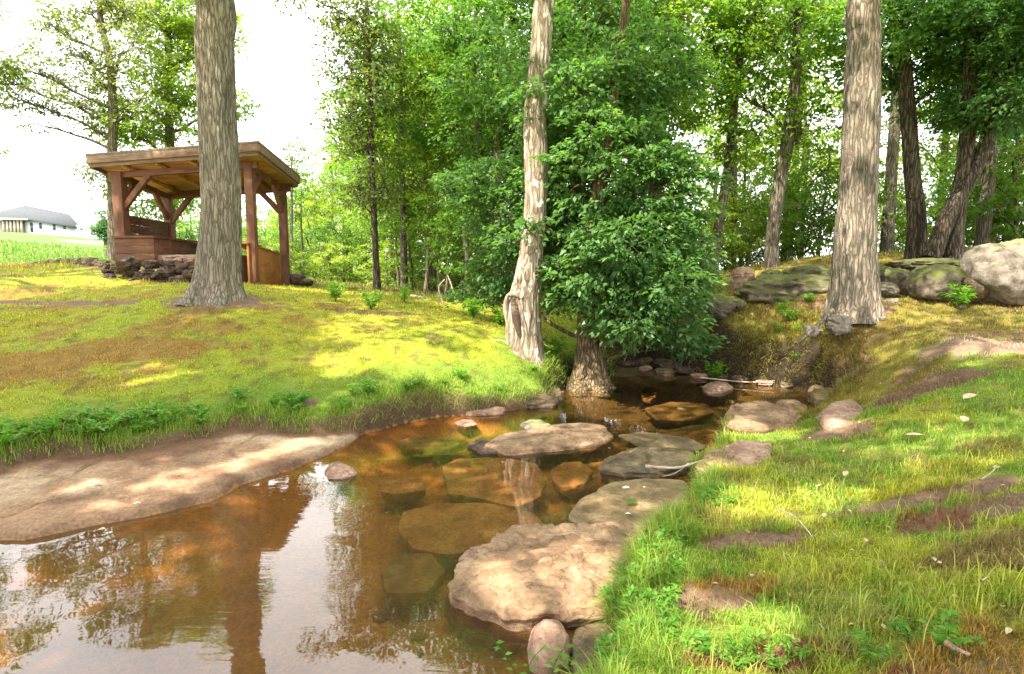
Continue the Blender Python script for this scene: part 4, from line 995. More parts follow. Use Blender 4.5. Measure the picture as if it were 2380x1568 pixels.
stone('stone', 'largest creek stone, half lit by bright sun, reaching the right grass bank', [(1022, 1390), (1045, 1345), (1130, 1290), (1200, 1250), (1330, 1232), (1480, 1232), (1560, 1260), (1530, 1330), (1440, 1400), (1400, 1450), (1290, 1455), (1180, 1465), (1070, 1435)], 0.0, .25, M['rock_tan'], 1, up=.11, rough=.14, flat=3.2, k=180)
stone('stone', 'long flat tan slab standing dry in the middle of the creek', [(1115, 1045), (1160, 1018), (1260, 998), (1350, 988), (1400, 992), (1430, 1018), (1390, 1038), (1260, 1052), (1180, 1062)], 0.0, .12, M['rock_tan'], 2, up=.055, rough=.07, flat=5)
stone('stone', 'black wet stone at the left tip of the long tan slab', [(1086, 1040), (1120, 1026), (1165, 1036), (1160, 1056), (1110, 1056)], 0.0, .10, M['rock_dark'], 3, up=.035, rough=.12)
stone('stone', 'broad orange stone under water below the long tan slab', [(1030, 1085), (1060, 1068), (1160, 1064), (1250, 1078), (1272, 1115), (1255, 1155), (1200, 1180), (1120, 1160), (1040, 1150)], -0.022, .12, M['rock_orange'], 4, up=.007, rough=.06, flat=6)
stone('stone', 'small rounded orange stone under water between the tan slab and the mossy stones', [(1280, 1095), (1310, 1074), (1350, 1074), (1376, 1095), (1360, 1125), (1310, 1136), (1285, 1120)], -0.018, .10, M['rock_orange'], 5, up=.006, rough=.08, flat=4)
stone('stone', 'dark mossy wet stone just right of the long tan slab', [(1390, 1100), (1420, 1065), (1480, 1045), (1560, 1048), (1615, 1068), (1620, 1095), (1540, 1112), (1440, 1112)], 0.0, .12, M['rock_wet'], 6, up=.075, rough=.14)
stone('stone', 'flat olive stone near the right bank with pale leaves lying on it', [(1318, 1205), (1350, 1160), (1420, 1125), (1500, 1112), (1590, 1118), (1612, 1150), (1600, 1195), (1520, 1222), (1430, 1228), (1350, 1222)], 0.0, .12, M['rock_olive'], 7, up=.022, rough=.08, flat=5)
stone('stone', 'large orange stone under water above the sunlit stone', [(930, 1230), (940, 1190), (1010, 1172), (1120, 1170), (1230, 1190), (1282, 1230), (1265, 1255), (1160, 1275), (1040, 1290), (960, 1275)], -0.026, .12, M['rock_orange'], 8, up=.006, rough=.06, flat=6)
stone('stone', 'rounded brown stone in front of the sunlit stone', [(1225, 1520), (1232, 1480), (1262, 1450), (1300, 1455), (1328, 1495), (1322, 1550), (1270, 1580), (1232, 1560)], 0.0, .15, M['rock_pink'], 9, up=.07, rough=.06, flat=1.8)
stone('stone', 'dark brown stone tucked under the grass right of the rounded one', [(1325, 1510), (1340, 1470), (1400, 1450), (1445, 1480), (1430, 1560), (1360, 1600), (1330, 1560)], 0.0, .15, M['rock_wet'], 10, up=.04, rough=.08)
stone('stone', 'purplish small stone at the left shoulder of the sunlit stone', [(1068, 1320), (1090, 1296), (1140, 1290), (1170, 1310), (1140, 1335), (1090, 1340)], 0.0, .1, M['rock_pink'], 11, up=.08, rough=.08)
stone('stone', 'small lone brown stone near the sand bar', [(754, 1100), (765, 1084), (790, 1078), (815, 1092), (832, 1104), (800, 1114), (765, 1114)], 0.0, .08, M['rock_pink'], 12, up=.055, rough=.07, flat=2)
stone('stone', 'small pale stone above the long tan slab', [(1210, 990), (1230, 980), (1260, 980), (1282, 992), (1250, 1000), (1220, 1000)], 0.0, .08, M['rock_grey'], 13, up=.045, rough=.06, flat=2)
stone('stone', 'flat pinkish stone by the left bank', [(1056, 985), (1075, 976), (1100, 978), (1108, 988), (1080, 993)], 0.0, .08, M['rock_pink'], 14, up=.02, rough=.06, flat=2)
stone('stone', 'rounded stone under the far bank by the stick', [(1630, 905), (1650, 893), (1690, 893), (1704, 905), (1680, 916), (1645, 916)], 0.0, .08, M['rock_pink'], 15, up=.07, rough=.08, flat=2)
stone('stone', 'brown stone in the far right corner of the pool', [(1795, 955), (1810, 938), (1850, 936), (1874, 950), (1868, 972), (1820, 974)], 0.0, .08, M['rock_tan'], 16, up=.09, rough=.08, flat=2)
stone('stone', 'pale sunlit rock on the edge of the right bank', [(1680, 1000), (1700, 972), (1760, 962), (1850, 976), (1862, 1005), (1790, 1022), (1700, 1026)], 0.03, .15, M['rock_tan'], 17, up=.17, rough=.14)
stone('stone', 'reddish rock sunk in the grass right of the pale sunlit rock', [(1905, 985), (1930, 955), (1985, 950), (2015, 975), (2005, 1012), (1950, 1022), (1915, 1010)], 0.18, .25, M['rock_pink'], 18, up=.14, rough=.10)
stone('stone', 'mossy brown rock at the water edge below the pale rock', [(1610, 1110), (1640, 1080), (1700, 1065), (1740, 1090), (1715, 1130), (1650, 1145)], 0.05, .2, M['rock_olive'], 19, up=.14, rough=.12)
stone('stone', 'wet brown rock at the water edge under the mossy one', [(1680, 1060), (1720, 1045), (1790, 1050), (1800, 1090), (1730, 1110), (1690, 1095)], 0.12, .2, M['rock_pink'], 20, up=.11, rough=.12)
stone('stone', 'small pale stone where the left bank ends', [(1298, 880), (1315, 868), (1338, 872), (1340, 886), (1315, 892)], 0.03, .1, M['rock_tan'], 21, up=.07, rough=.08, flat=2)
stone('stone', 'brown stone at the foot of the leafy tree', [(1355, 900), (1370, 887), (1410, 885), (1422, 897), (1400, 907), (1370, 908)], 0.0, .1, M['rock_pink'], 22, up=.05, rough=.08, flat=2)
stone('stone', 'round reddish stone under water in the far pool', [(1488, 912), (1500, 898), (1525, 896), (1532, 915), (1515, 932), (1494, 928)], -0.02, .1, M['rock_orange'], 23, up=.012, rough=.06, flat=2)
stone('stone', 'pinkish ledge stone at the foot of the left bank', [(1050, 955), (1080, 938), (1140, 936), (1185, 946), (1160, 963), (1090, 968)], 0.0, .1, M['rock_pink'], 24, up=.06, rough=.10)
stone('stone', 'dark root-covered stone at the bank corner', [(1200, 938), (1230, 915), (1280, 905), (1305, 920), (1290, 945), (1230, 952)], 0.0, .1, M['rock_wet'], 25, up=.11, rough=.2)
stone('stone', 'submerged olive stone left of the long tan slab', [(920, 1030), (960, 1015), (1060, 1016), (1090, 1030), (1040, 1045), (950, 1045)], -0.02, .1, M['rock_olive'], 26, up=.01, rough=.06, flat=5)
stone('stone', 'small submerged stone at the left of the broad orange one', [(880, 1120), (930, 1105), (980, 1112), (990, 1140), (930, 1150), (890, 1145)], -0.02, .1, M['rock_orange'], 27, up=.01, rough=.06, flat=5)
stone('stone', 'low brown ledge in the water right of the long tan slab', [(1430, 1015), (1480, 1005), (1600, 1020), (1640, 1040), (1600, 1056), (1500, 1046)], -0.01, .1, M['rock_wet'], 28, up=.02, rough=.08, flat=4)
stone('stone', 'dark sunken stone left of the sunlit stone', [(880, 1320), (930, 1290), (1000, 1290), (1040, 1330), (990, 1380), (900, 1380)], -0.03, .1, M['rock_olive'], 29, up=.012, rough=.06, flat=4)
stone('stone', 'dark bank stone under the far grass tuft', [(1880, 915), (1900, 900), (1940, 905), (1955, 925), (1930, 940), (1890, 935)], 0.02, .12, M['rock_olive'], 30, up=.10, rough=.12)
stone('stone', 'cluster stone in the dark hollow left of the stick', [(1520, 850), (1545, 838), (1590, 842), (1600, 856), (1560, 864)], 0.0, .1, M['rock_dark'], 31, up=.08, rough=.2)
stone('stone', 'dark brown stone behind the leafy tree at the stream head', [(1440, 842), (1470, 828), (1510, 832), (1515, 846), (1470, 852)], 0.0, .1, M['rock_dark'], 32, up=.09, rough=.2)
stone('stone', 'sunken brown stone below the far bank', [(1500, 950), (1560, 935), (1640, 940), (1660, 960), (1590, 975), (1520, 970)], -0.02, .1, M['rock_olive'], 33, up=.012, rough=.06, flat=4)

boulder('boulder', 'huge rounded grey boulder cut off by the right edge', 2258, 2480, 562, 696, 8.3, M['rock_grey'], 41, depth=.55, rough=.17, yaw=.2)
boulder('boulder', 'mid-sized lichen-covered boulder left of the huge grey one', 2122, 2232, 618, 694, 8.6, M['rock_mossy'], 42, depth=.35)
boulder('boulder', 'long mossy ledge with a dark undercut left of the tall ridged trunk', 1735, 1935, 642, 704, 9.9, M['rock_mossy'], 43, depth=.45, rough=.3)
boulder('boulder', 'pointed reddish boulder at the left end of the mossy ledge', 1702, 1752, 622, 676, 10.4, M['rock_pink'], 44, depth=.2)
boulder('boulder', 'flat mossy rock on the ridge above the lichen-covered boulder', 2090, 2250, 604, 634, 9.6, M['rock_mossy'], 45, depth=.5, rough=.3)
boulder('boulder', 'low rock tucked behind the foot of the tall ridged trunk', 2040, 2110, 624, 684, 9.2, M['rock_mossy'], 46, depth=.3)
boulder('boulder', 'mossy rock behind the long ledge on the ridge', 1830, 1920, 618, 655, 10.8, M['rock_mossy'], 47, depth=.5)
boulder('boulder', 'small grey rocks at the left foot of the ridge', 1630, 1700, 690, 735, 9.6, M['rock_mossy'], 48, depth=.3)
boulder('boulder', 'low dark rock between the two ridge boulders', 2222, 2275, 640, 700, 8.4, M['rock_wet'], 49, depth=.3)
boulder('rock', 'pale rough rock at the root of the tall ridged trunk', 1922, 1978, 736, 772, 8.0, M['rock_grey'], 50, rough=.32, depth=.12, cat='rock')
boulder('rock', 'small grey rock left of the pale rough one on the slope', 1868, 1900, 756, 782, 7.9, M['rock_grey'], 51, depth=.08, cat='rock')
for i, (u, v, a_, b_, y, m_) in enumerate([(1662, 702, 26, 13, 9.7, 'rock_grey'), (1712, 706, 20, 10, 9.6, 'rock_mossy'), (2060, 672, 26, 14, 8.9, 'rock_grey'), (2100, 652, 20, 12, 9.0, 'rock_mossy'), (2045, 632, 30, 12, 9.6, 'rock_mossy'), (2250, 612, 26, 12, 9.2, 'rock_grey'), (1955, 640, 20, 14, 9.8, 'rock_mossy'), (1790, 640, 24, 12, 10.6, 'rock_mossy')]):
    ob = boulder('ridge_rock', 'small weathered rock scattered between the boulders on the ridge', u - a_, u + a_, v - b_, v + b_, y, M[m_], 190 + i, rough=.28, cat='rock', yaw=i)
    ob['group'] = 'rocks scattered on the ridge'
for i, (u, v, r) in enumerate([(1830, 792, 12), (1905, 715, 9), (1770, 800, 8), (2075, 690, 12), (2050, 735, 8), (1700, 735, 14), (1655, 700, 16), (1960, 790, 9), (2100, 780, 8), (1860, 830, 7), (1740, 770, 9), (2230, 735, 7)]):
    y = 8.6 - (v - 690) * 0.011
    b = onground(u, y); rr = r * y / F
    pm = boulder('pebble', 'small pale stone littering the slope of the right bank', u - r, u + r, v - r * .6, v + r * .6, y, M['rock_grey'], 60 + i, depth=rr, cat='stone', rough=.2)
    pm['group'] = 'small stones on the right bank'; pm.location.z = b[2] + 0.015
for i, (u, v, a) in enumerate([(1450, 848, 22), (1500, 858, 16), (1545, 868, 24), (1590, 862, 20), (1625, 876, 18), (1680, 878, 16), (1720, 884, 20), (1775, 892, 18), (1830, 896, 20), (1890, 898, 18), (1560, 842, 20), (1480, 832, 16), (1615, 850, 16)]):
    p = PZ(u, v, .02); rr = a * p[1] / F
    ob = boulder('bank_stone', 'flat dark stone in the jumble under the far bank', u - a, u + a, v - a * .35, v + a * .35, p[1], M['rock_dark'] if i % 3 == 0 else M['rock_pink'] if i % 3 == 1 else M['rock_wet'], 160 + i, depth=rr * .8, rough=.25, cat='stone', yaw=i * .9)
    ob.location.z = .03; ob['group'] = 'stones under the far bank'
# fallen stones among the creek
pr = np.random.default_rng(9)
k_ = 0; first = None
while k_ < 46:
    u, v = pr.uniform(880, 1650), pr.uniform(890, 1480)
    p = PZ(u, v, -0.05)
    if sdist(np.array([p[0]]), np.array([p[1]]), WP)[0] > -0.08: continue
    s = pr.uniform(0.02, 0.06)
    if first is None:
        nr, kk = 10, 14
        ph = np.linspace(0, np.pi, nr)[:, None]; th = np.linspace(0, 2 * np.pi, kk, endpoint=False)[None]
        V = np.stack([np.sin(ph) * np.cos(th), np.sin(ph) * np.sin(th) * .75, np.cos(ph) * .45 + 0 * th], -1); V = V * (1 + .22 * fbm3(V, 1.3, 3, 3)[..., None])
        V[0] = V[0].mean(0); V[-1] = V[-1].mean(0)
        i = np.arange(nr - 1)[:, None] * kk; j = np.arange(kk)[None]; j2 = (j + 1) % kk
        first = link('pebble', mesh_from('pebble', V.reshape(-1, 3), np.stack([i + j, i + kk + j, i + kk + j2, i + j2], -1).reshape(-1, 4)), M['rock_olive'])
        ob = first
    else:
        ob = first.copy(); C.objects.link(ob)
    tag(ob, 'small brown pebble lying on the creek bed', 'pebble', 'pebbles on the creek bed')
    ob.location = (p[0], p[1], float(gz(p[0], p[1])) + s * .25); ob.scale = (s, s, s); ob.rotation_euler = (0, 0, pr.uniform(0, 6)); k_ += 1

# ============================================================ dirt clods by the shelter
cl = [(300, 612, 26, 20, 11.3), (345, 640, 34, 18, 11.0), (390, 628, 30, 20, 11.1), (430, 622, 26, 18, 11.2), (270, 630, 24, 14, 11.5), (320, 652, 26, 12, 10.8), (375, 655, 30, 10, 10.7), (420, 648, 24, 14, 10.8), (355, 610, 26, 12, 11.5), (408, 600, 30, 12, 11.6), (445, 602, 22, 12, 11.5), (240, 640, 16, 9, 11.4)] 
cq = np.random.default_rng(4)
cl = [(u, v + 4, a * .8, b * .62, y) for u, v, a, b, y in cl] + [(cq.uniform(235, 455), cq.uniform(612, 664), cq.uniform(7, 16), cq.uniform(5, 9), cq.uniform(10.6, 11.3)) for _ in range(30)]
for i, (u, v, a, b, y) in enumerate(cl):
    ob = boulder('dirt_clod', 'dark brown clod of earth in the heap in front of the shelter', u - a, u + a, v - b, v + b, y, M['rock_dark'] if i not in (8, 9, 10) else M['rock_pink'], 80 + i, depth=a * y / F * .8, rough=.42, cat='dirt clod', yaw=i)
    if i in (8, 9, 10): ob['label'] = 'light tan rubble lump at the top of the heap before the shelter floor'; ob['group'] = 'tan rubble lumps'
    else: ob['group'] = 'clods of the earth heap'
pl = MB(); a, b = P(268, 628, 11.2), P(308, 598, 11.2); pl.beam(a - a, b - a, .16, .05)
ob = pl.build('plank', M['rock_grey'], None, bevel=.008); ob.location = a; tag(ob, 'pale broken plank leaning on the dark earth heap', 'plank')
for i in range(20):
    u = 5 + i * 12.5; y = 13.6 - i * 0.10
    b = onground(u, y); v = 784 - F * math.tan(math.atan2(b[2] - ZE, y) + PITCH)
    ob = boulder('border_stone', 'rough grey-brown stone in the low row edging the meadow', u - 9, u + 9, v - 15, v + 3, y, M['rock_mossy'] if i % 2 else M['rock_pink'], 100 + i, depth=.12, rough=.25, cat='stone')
    ob['group'] = 'stones edging the meadow'
for i, (u, v, a, b) in enumerate([(688, 648, 18, 12), (706, 656, 20, 7)]):
    boulder('rubble', ['brown earth lump behind the right end of the shelter', 'flat dark stone at the right end of the shelter'][i], u - a, u + a, v - b, v + b, 14.3, M['rock_dark'], 130 + i, depth=.2, cat='rubble')

# ============================================================ the shelter
NR, NL, FR = P(600, 338, 12.0), P(201, 368, 12.5), P(696, 417, 14.4)
FL = NL + (FR - NR)
sh_base = np.array([(NR[0] + NL[0]) / 2, 13.2, 1.75])
sh = empty('shelter', sh_base); tag(sh, 'open red-brown timber shelter with a tilted flat roof and built-in benches behind the oak', 'shelter')
def rel(p): return np.asarray(p, float) - sh_base
ctr = (NR + FL) / 2
def inset(p, f): return p + (ctr - p) * f
up3 = np.array([0, 0, 1.0])
roof = MB()
cs = [NL, NR, FR, FL]
roof.hexa([rel(q + up3 * .03) for q in [inset(c, -0.012) for c in cs]], [rel(q + up3 * .09) for q in [inset(c, -0.012) for c in cs]])
rf = roof.build('roof', M['shingle'], sh, bevel=.01)
for (a, b) in ((NL, NR), (NR, FR), (FR, FL), (FL, NL)):
    f = MB(); d = (b - a) / np.linalg.norm(b - a)
    f.beam(rel(a - up3 * .045), rel(b - up3 * .045), .035, .15); f.build('fascia', M['wood_fascia'], rf, bevel=.004)
    f = MB(); ins = (ctr - (a + b) / 2); ins[2] = 0; ins /= np.linalg.norm(ins)
    f.beam(rel(a - up3 * .155 + ins * .04 + d * .04), rel(b - up3 * .155 + ins * .04 - d * .04), .04, .085); f.build('fascia', M['wood_fascia'], rf, bevel=.004)
so = MB(); so.hexa([rel(inset(c, .02) - up3 * .12) for c in cs], [rel(inset(c, .02) - up3 * .095) for c in cs]); so.build('soffit', M['wood_ply'], rf)
for t in (0.2, 0.4, 0.6, 0.8):
    f = MB(); f.beam(rel(NL + (NR - NL) * t - up3 * .175 + (FL - NL) * .03), rel(FL + (FR - FL) * t - up3 * .175 - (FL - NL) * .03), .045, .10); f.build('rafter', M['wood_ply'], rf)
def at(s, t): return NL + (NR - NL) * s + (FL - NL) * t      # s along the front, t towards the back
# beams on the posts
ps, pt = (0.125, 0.905), (0.14, 0.90)
for t in pt:
    f = MB(); f.beam(rel(at(ps[0] - .06, t) - up3 * .29), rel(at(ps[1] + .05, t) - up3 * .29), .09, .13); f.build('beam', M['wood_red_h'], sh, bevel=.004)
for s in ps:
    f = MB(); f.beam(rel(at(s, pt[0] + .03) - up3 * .29), rel(at(s, pt[1] - .03) - up3 * .29), .085, .125); f.build('beam', M['wood_red'], sh, bevel=.004)
def pxz(u, v, p): return P(u, v, p[1])[2]
posts = {}
for key, s, t, zb in (('fl', ps[0], pt[0], 1.95), ('fr', ps[1], pt[0], 1.55), ('br', ps[1], pt[1], 1.5), ('bl', ps[0], pt[1], 1.9)):
    top = at(s, t) - up3 * .225; f = MB(); wd = 0.22 if key == 'fl' else 0.17
    f.beam(rel((top[0], top[1], zb)), rel(top), wd, wd); f.build('post', M['wood_red'], sh, bevel=.008); posts[key] = top
def brace(key, ds, dt, drop=.62, reach=.62):
    p = posts[key]; e1 = (NR - NL); e1 = e1 / np.linalg.norm(e1); e2 = (FL - NL); e2 = e2 / np.linalg.norm(e2)
    d = e1 * ds + e2 * dt
    f = MB(); f.beam(rel(p - up3 * drop + d * .06), rel(p - up3 * .03 + d * reach), .085, .12); f.build('brace', M['wood_red'], sh, bevel=.005)
brace('fl', 1, 0, .80, .80); brace('fl', 0, 1); brace('fr', 0, 1); brace('br', -1, 0); brace('br', 0, -1); brace('bl', 1, 0, .7, .7); brace('bl', 0, -1)
# floor slab
f = MB(); q0 = [at(.1, .12), at(.80, .12), at(.80, .93), at(.1, .93)]
zf = P(400, 592, 12.4)[2]
f.hexa([rel((q[0], q[1], 1.35)) for q in q0], [rel((q[0], q[1], zf)) for q in q0]); f.build('floor', M['floor'], sh, bevel=.02)
# left bench: boxed end, seat, side panel, tall backrest
A = P(263, 549, 12.55); B = P(357, 553, 12.5); dd = (FL - NL); dd = dd / np.linalg.norm(dd)
Lb = 1.95; zt = A[2]; zb = 1.85
bench = MB(); bench.hexa([rel((A[0], A[1] - .04, zt - .05)), rel((B[0] + .03, B[1] - .04, zt - .05)), rel(np.array([B[0] + .03, B[1], zt - .05]) + dd * Lb * [1, 1, 0]), rel(np.array([A[0], A[1], zt - .05]) + dd * Lb * [1, 1, 0])],
                        [rel((A[0], A[1] - .04, zt)), rel((B[0] + .03, B[1] - .04, zt)), rel(np.array([B[0] + .03, B[1], zt]) + dd * Lb * [1, 1, 0]), rel(np.array([A[0], A[1], zt]) + dd * Lb * [1, 1, 0])])
br = bench.build('bench_seat', M['wood_red_h'], sh, bevel=.005)
for i in range(3):
    f = MB(); z1 = zt - .056 - i * .17; z0 = z1 - .164
    f.hexa([rel((A[0] + .01, A[1], z0)), rel((B[0], B[1], z0)), rel((B[0], B[1] + .03, z0)), rel((A[0] + .01, A[1] + .03, z0))], [rel((A[0] + .01, A[1], z1)), rel((B[0], B[1], z1)), rel((B[0], B[1] + .03, z1)), rel((A[0] + .01, A[1] + .03, z1))])
    f.build('end_board', M['wood_red_h'], br, bevel=.004)
f = MB(); q = [np.array([B[0] - .03, B[1] + .034, 0]), np.array([B[0], B[1] + .034, 0])]; q += [q[1] + dd * Lb * [1, 1, 0], q[0] + dd * Lb * [1, 1, 0]]
f.hexa([rel(x + up3 * zb) for x in q], [rel(x + up3 * (zt - .056)) for x in q]); f.build('side_panel', M['wood_red_h'], br)
bk0 = at(ps[0] - .02, pt[0]); bk1 = at(ps[0] - .02, pt[1]); zk0 = P(292, 499, 12.9)[2]
f = MB()
for i in range(3):
    z1 = zk0 - .005 - i * .20; f.beam(rel((bk0[0] + .1, bk0[1] + .12, z1 - .1)), rel((bk1[0] + .1, bk1[1] - .1, z1 - .12)), .03, .195)
f.build('backrest', M['wood_red_h'], sh, bevel=.004)
# back bench seen between the posts
f = MB(); z_ = zt - .03; c0 = at(.22, .80); c1 = at(.80, .80)
f.beam(rel((c0[0], c0[1], z_ - .03)), rel((c1[0] - .2, c1[1], z_ - .10)), .42, .05); f.build('bench_seat', M['wood_red_h'], sh, bevel=.004)
# right bench box with orange outer panel
Rn, Rf_ = P(577, 568, 12.25), P(650, 592, 13.9); Rr = P(671, 590, 13.95)
zl0, zl1 = P(577, 656, 12.25)[2], P(650, 662, 13.9)[2]
def wall4(name, a, at_, b, bt, th, m, par):
    n = np.cross(np.asarray(b) - a, up3); n /= np.linalg.norm(n); n *= th
    f = MB(); f.hexa([rel(a), rel(b), rel(b + n), rel(a + n)], [rel(at_), rel(bt), rel(bt + n), rel(at_ + n)]); return f.build(name, m, par, bevel=.004)
a0 = np.array([Rn[0], Rn[1], zl0 - .1]); b0 = np.array([Rf_[0], Rf_[1], zl1 - .1]); a1 = Rn.copy(); b1_ = Rf_.copy()
rb = wall4('side_panel', a0, a1, b0, b1_, -.04, M['wood_orange'], sh)
c0 = np.array([Rr[0], Rr[1], zl1 - .1]); b00 = b0 + [.006, -.006, 0]; b11 = b1_ + [.006, -.006, 0]
wall4('end_panel', b00, b11 - up3 * .003, c0, Rr, -.04, M['wood_red'], rb)
f = MB(); f.hexa([rel(a1 + [-.45, 0, .002]), rel(a1 + [.02, -.03, .002]), rel(b1_ + [.03, -.02, .002]), rel(b1_ + [-.45, .1, .002])], [rel(a1 + [-.45, 0, .035]), rel(a1 + [.02, -.03, .035]), rel(b1_ + [.03, -.02, .035]), rel(b1_ + [-.45, .1, .035])])
f.build('bench_seat', M['wood_orange'], sh, bevel=.004)

# ============================================================ the house on the hill
hb_ = np.array([-92.0, 112, 0]); hz0 = P(100, 550, 110)[2] - 1.2
hs = empty('house', (-92, 110, hz0)); tag(hs, 'long white house with a grey hipped roof on the hill at the far left', 'house')
s_ = 110 / F * .976
def hx(u): return (u - 1190) * s_ + 92
zf_ = lambda v: P(0, v, 110)[2] - hz0
wl = MB(); wl.hexa([(hx(48), 0, -2), (hx(171), 0, -2), (hx(171) - 3.0, 5, -2), (hx(48), 5, -2)], [(hx(48), 0, zf_(510)), (hx(171), 0, zf_(524)), (hx(171) - 3.0, 5, zf_(524)), (hx(48), 5, zf_(510))]); wl.build('wall', M['h_wall'], hs)
wl = MB(); wl.hexa([(hx(-40), 2, -2), (hx(48) - .01, 2, -2), (hx(48) - .01, 5, -2), (hx(-40), 5, -2)], [(hx(-40), 2, zf_(510)), (hx(48) - .01, 2, zf_(510)), (hx(48) - .01, 5, zf_(510)), (hx(-40), 5, zf_(510))]); wl.build('wall', M['h_trim'], hs)
rfm = MB(); e = [(hx(-52), -1.4, zf_(507)), (hx(66), -1, zf_(509)), (hx(176), -1, zf_(528)), (hx(176) - 3.8, 6, zf_(528)), (hx(-52), 6, zf_(507))]
rg = [(hx(18), 2.5, zf_(476)), (hx(28), 2.5, zf_(474)), (hx(130), 2.5, zf_(495))]
Vv = e + rg + [(x, y, z - .3) for x, y, z in e]
rfm.add(Vv, [np.array([[0, 1, 6, 5], [1, 2, 7, 6], [4, 5, 6, 3], [8, 9, 1, 0], [9, 10, 2, 1], [10, 11, 3, 2]]), np.array([[2, 3, 7], [6, 7, 3], [0, 5, 4]])])
rfm.build('roof', M['h_roof'], hs)
f = MB(); f.beam((hx(-50), -1.45, zf_(510)), (hx(66), -1.05, zf_(512)), .1, .3); f.build('gutter', M['h_wall'], hs)
for u in (4, 13, 21, 30, 38, 46):
    f = MB(); f.box((hx(u), -.6, (zf_(511) + zf_(545)) / 2), (.3, .3, zf_(511) - zf_(545))); f.build('porch_post', M['h_trim'], hs)
for u, a, b in ((84, 519, 532), (116, 521, 536), (140, 525, 533), (63, 518, 540)):
    f = MB(); f.box((hx(u), -.05, (zf_(a) + zf_(b)) / 2), (.45, .06, zf_(a) - zf_(b))); wn = f.build('window', M['h_glass'], hs)
f = MB(); q0_, q1_ = P(112, 562, 78), P(290, 574, 58)
for t in range(12):
    A_ = q0_ + (q1_ - q0_) * t / 12; B_ = q0_ + (q1_ - q0_) * (t + .97) / 12
    f.beam(A_ - q0_, B_ - q0_, .3, .75)
ob = f.build('low_wall', M['rock_pink']); ob.location = q0_; tag(ob, 'low brown boundary wall on the slope between the house and the shelter', 'wall')
bt = P(244, 556, 46); bt[2] = float(gz(bt[0], bt[1])) - .1
build_tree('round_tree', 'small round green tree on the skyline between the house and the shelter', 'tree', bt, [bt, P(244, 535, 46), P(243, 505, 46)], [.16, .12, .04], [BL(244, 505, 46, 17, 16, .6), BL(236, 528, 46, 18, 18, .7), BL(254, 528, 46, 18, 18, .7), BL(244, 548, 46, 24, 12, .7)], M['bark_grey'], M['leaf_dark'], 450, ncl=220, nl=26, R=.3, size=.16, k=12, n=20)

# ============================================================ sticks, dead leaves, flowers
def stick(label, pts, r, mat, cat='stick', name='stick', fork=None):
    c = smooth_poly(pts, 24); m = MB(); m.tube(c - c[0], np.linspace(r, r * .45, 24) * (1 + .15 * np.sin(np.arange(24) * 1.7)), 8)
    if fork: 
        cf = smooth_poly(fork, 12) - c[0]; m.tube(cf, np.linspace(r * .6, r * .2, 12), 6)
    ob = link(name, m.mesh(name, True), mat); ob.location = c[0]; return tag(ob, label, cat)
stick('thin bleached stick lying over the water below the far bank', [PZ(1628, 878, .07), PZ(1680, 884, .06), PZ(1740, 889, .06), PZ(1800, 886, .09)], .014, M['wood_dead'])
stick('grey branch reaching from the right bank onto the mossy stone', [PZ(1500, 1084, .09), PZ(1570, 1088, .09), PZ(1620, 1075, .13), PZ(1660, 1062, .18)], .013, M['wood_dead'], fork=[PZ(1600, 1078, .12), PZ(1570, 1100, .05), PZ(1540, 1108, .02)])
stick('thin curved root running over the grass below the soil patch', [PZ(1800, 1180, .43), PZ(1845, 1200, .44), PZ(1870, 1225, .45), PZ(1888, 1248, .43)], .004, M['wood_dead'])
stick('pale twig on the bare soil at the right edge', [PZ(2280, 1115, .66), PZ(2305, 1098, .67), PZ(2318, 1082, .68)], .004, M['wood_dead'])
stick('reddish twig on the brown patch at the lower right', [PZ(2200, 1495, .50), PZ(2225, 1510, .51), PZ(2255, 1522, .51)], .009, M['rock_pink'])
stick('long fallen limb at the edge of the woods left of the pale trunk', [P(955, 690, 12.3), P(990, 695, 12.2), P(1028, 700, 12.0)], .05, M['wood_dead'], 'log', 'fallen_log')
stick('dead grass stem arching at the lower right edge', [PZ(2280, 1350, .55), P(2310, 1338, 2.45), P(2335, 1360, 2.4), P(2348, 1400, 2.35)], .0035, M['dry_leaf'], 'stem', 'grass_stem')
stick('exposed root running down from the tall ridged trunk', [P(1935, 722, 8.15), P(1905, 752, 7.95), P(1870, 785, 7.7), P(1850, 800, 7.6)], .035, M['bark_grey'], 'root', 'root')
for i, pts in enumerate([[(1060, 700), (1048, 660), (1040, 640)], [(1030, 705), (1020, 670), (1034, 650)], [(1075, 700), (1090, 690), (1105, 694)], [(1140, 800), (1160, 790), (1175, 796)]]):
    stick(['bare dead stick leaning at the wood edge behind the lawn', 'short dead stick beside the leaning one', 'low dead branch under the leaves at the wood edge', 'dead twigs at the left foot of the peeling tree'][i], [P(u, v, 11.2 if i < 3 else 8.0) for u, v in pts], .02 if i < 3 else .01, M['wood_dead'])

def flat_leaf(label, p, L, W, ang, mat=None, cat='leaf', name='fallen_leaf', lift=.004, group=None):
    t = np.linspace(0, 1, 7); wv = np.sin(np.pi * t ** .8) * W / 2
    top = np.stack([t * L - L / 2, wv, .25 * W * np.sin(t * 3)], -1); mid = np.stack([t * L - L / 2, 0 * t, .25 * W * np.sin(t * 3) - .12 * W], -1); bot = top * [1, -1, 1]
    V = np.concatenate([top, mid, bot]); i = np.arange(6)
    Fq = np.concatenate([np.stack([i, i + 7, i + 8, i + 1], -1), np.stack([i + 7, i + 14, i + 15, i + 8], -1)])
    ob = link(name, mesh_from(name, V, Fq), mat or M['dry_leaf']); ob.location = (p[0], p[1], p[2] + lift); ob.rotation_euler = (rng.normal(0, .15), rng.normal(0, .15), ang)
    return tag(ob, label, cat, group)
def gp(u, v, z=.4):
    p = PZ(u, v, z)
    for _ in range(4): z = float(gz(p[0], p[1])); p = PZ(u, v, z)
    return p
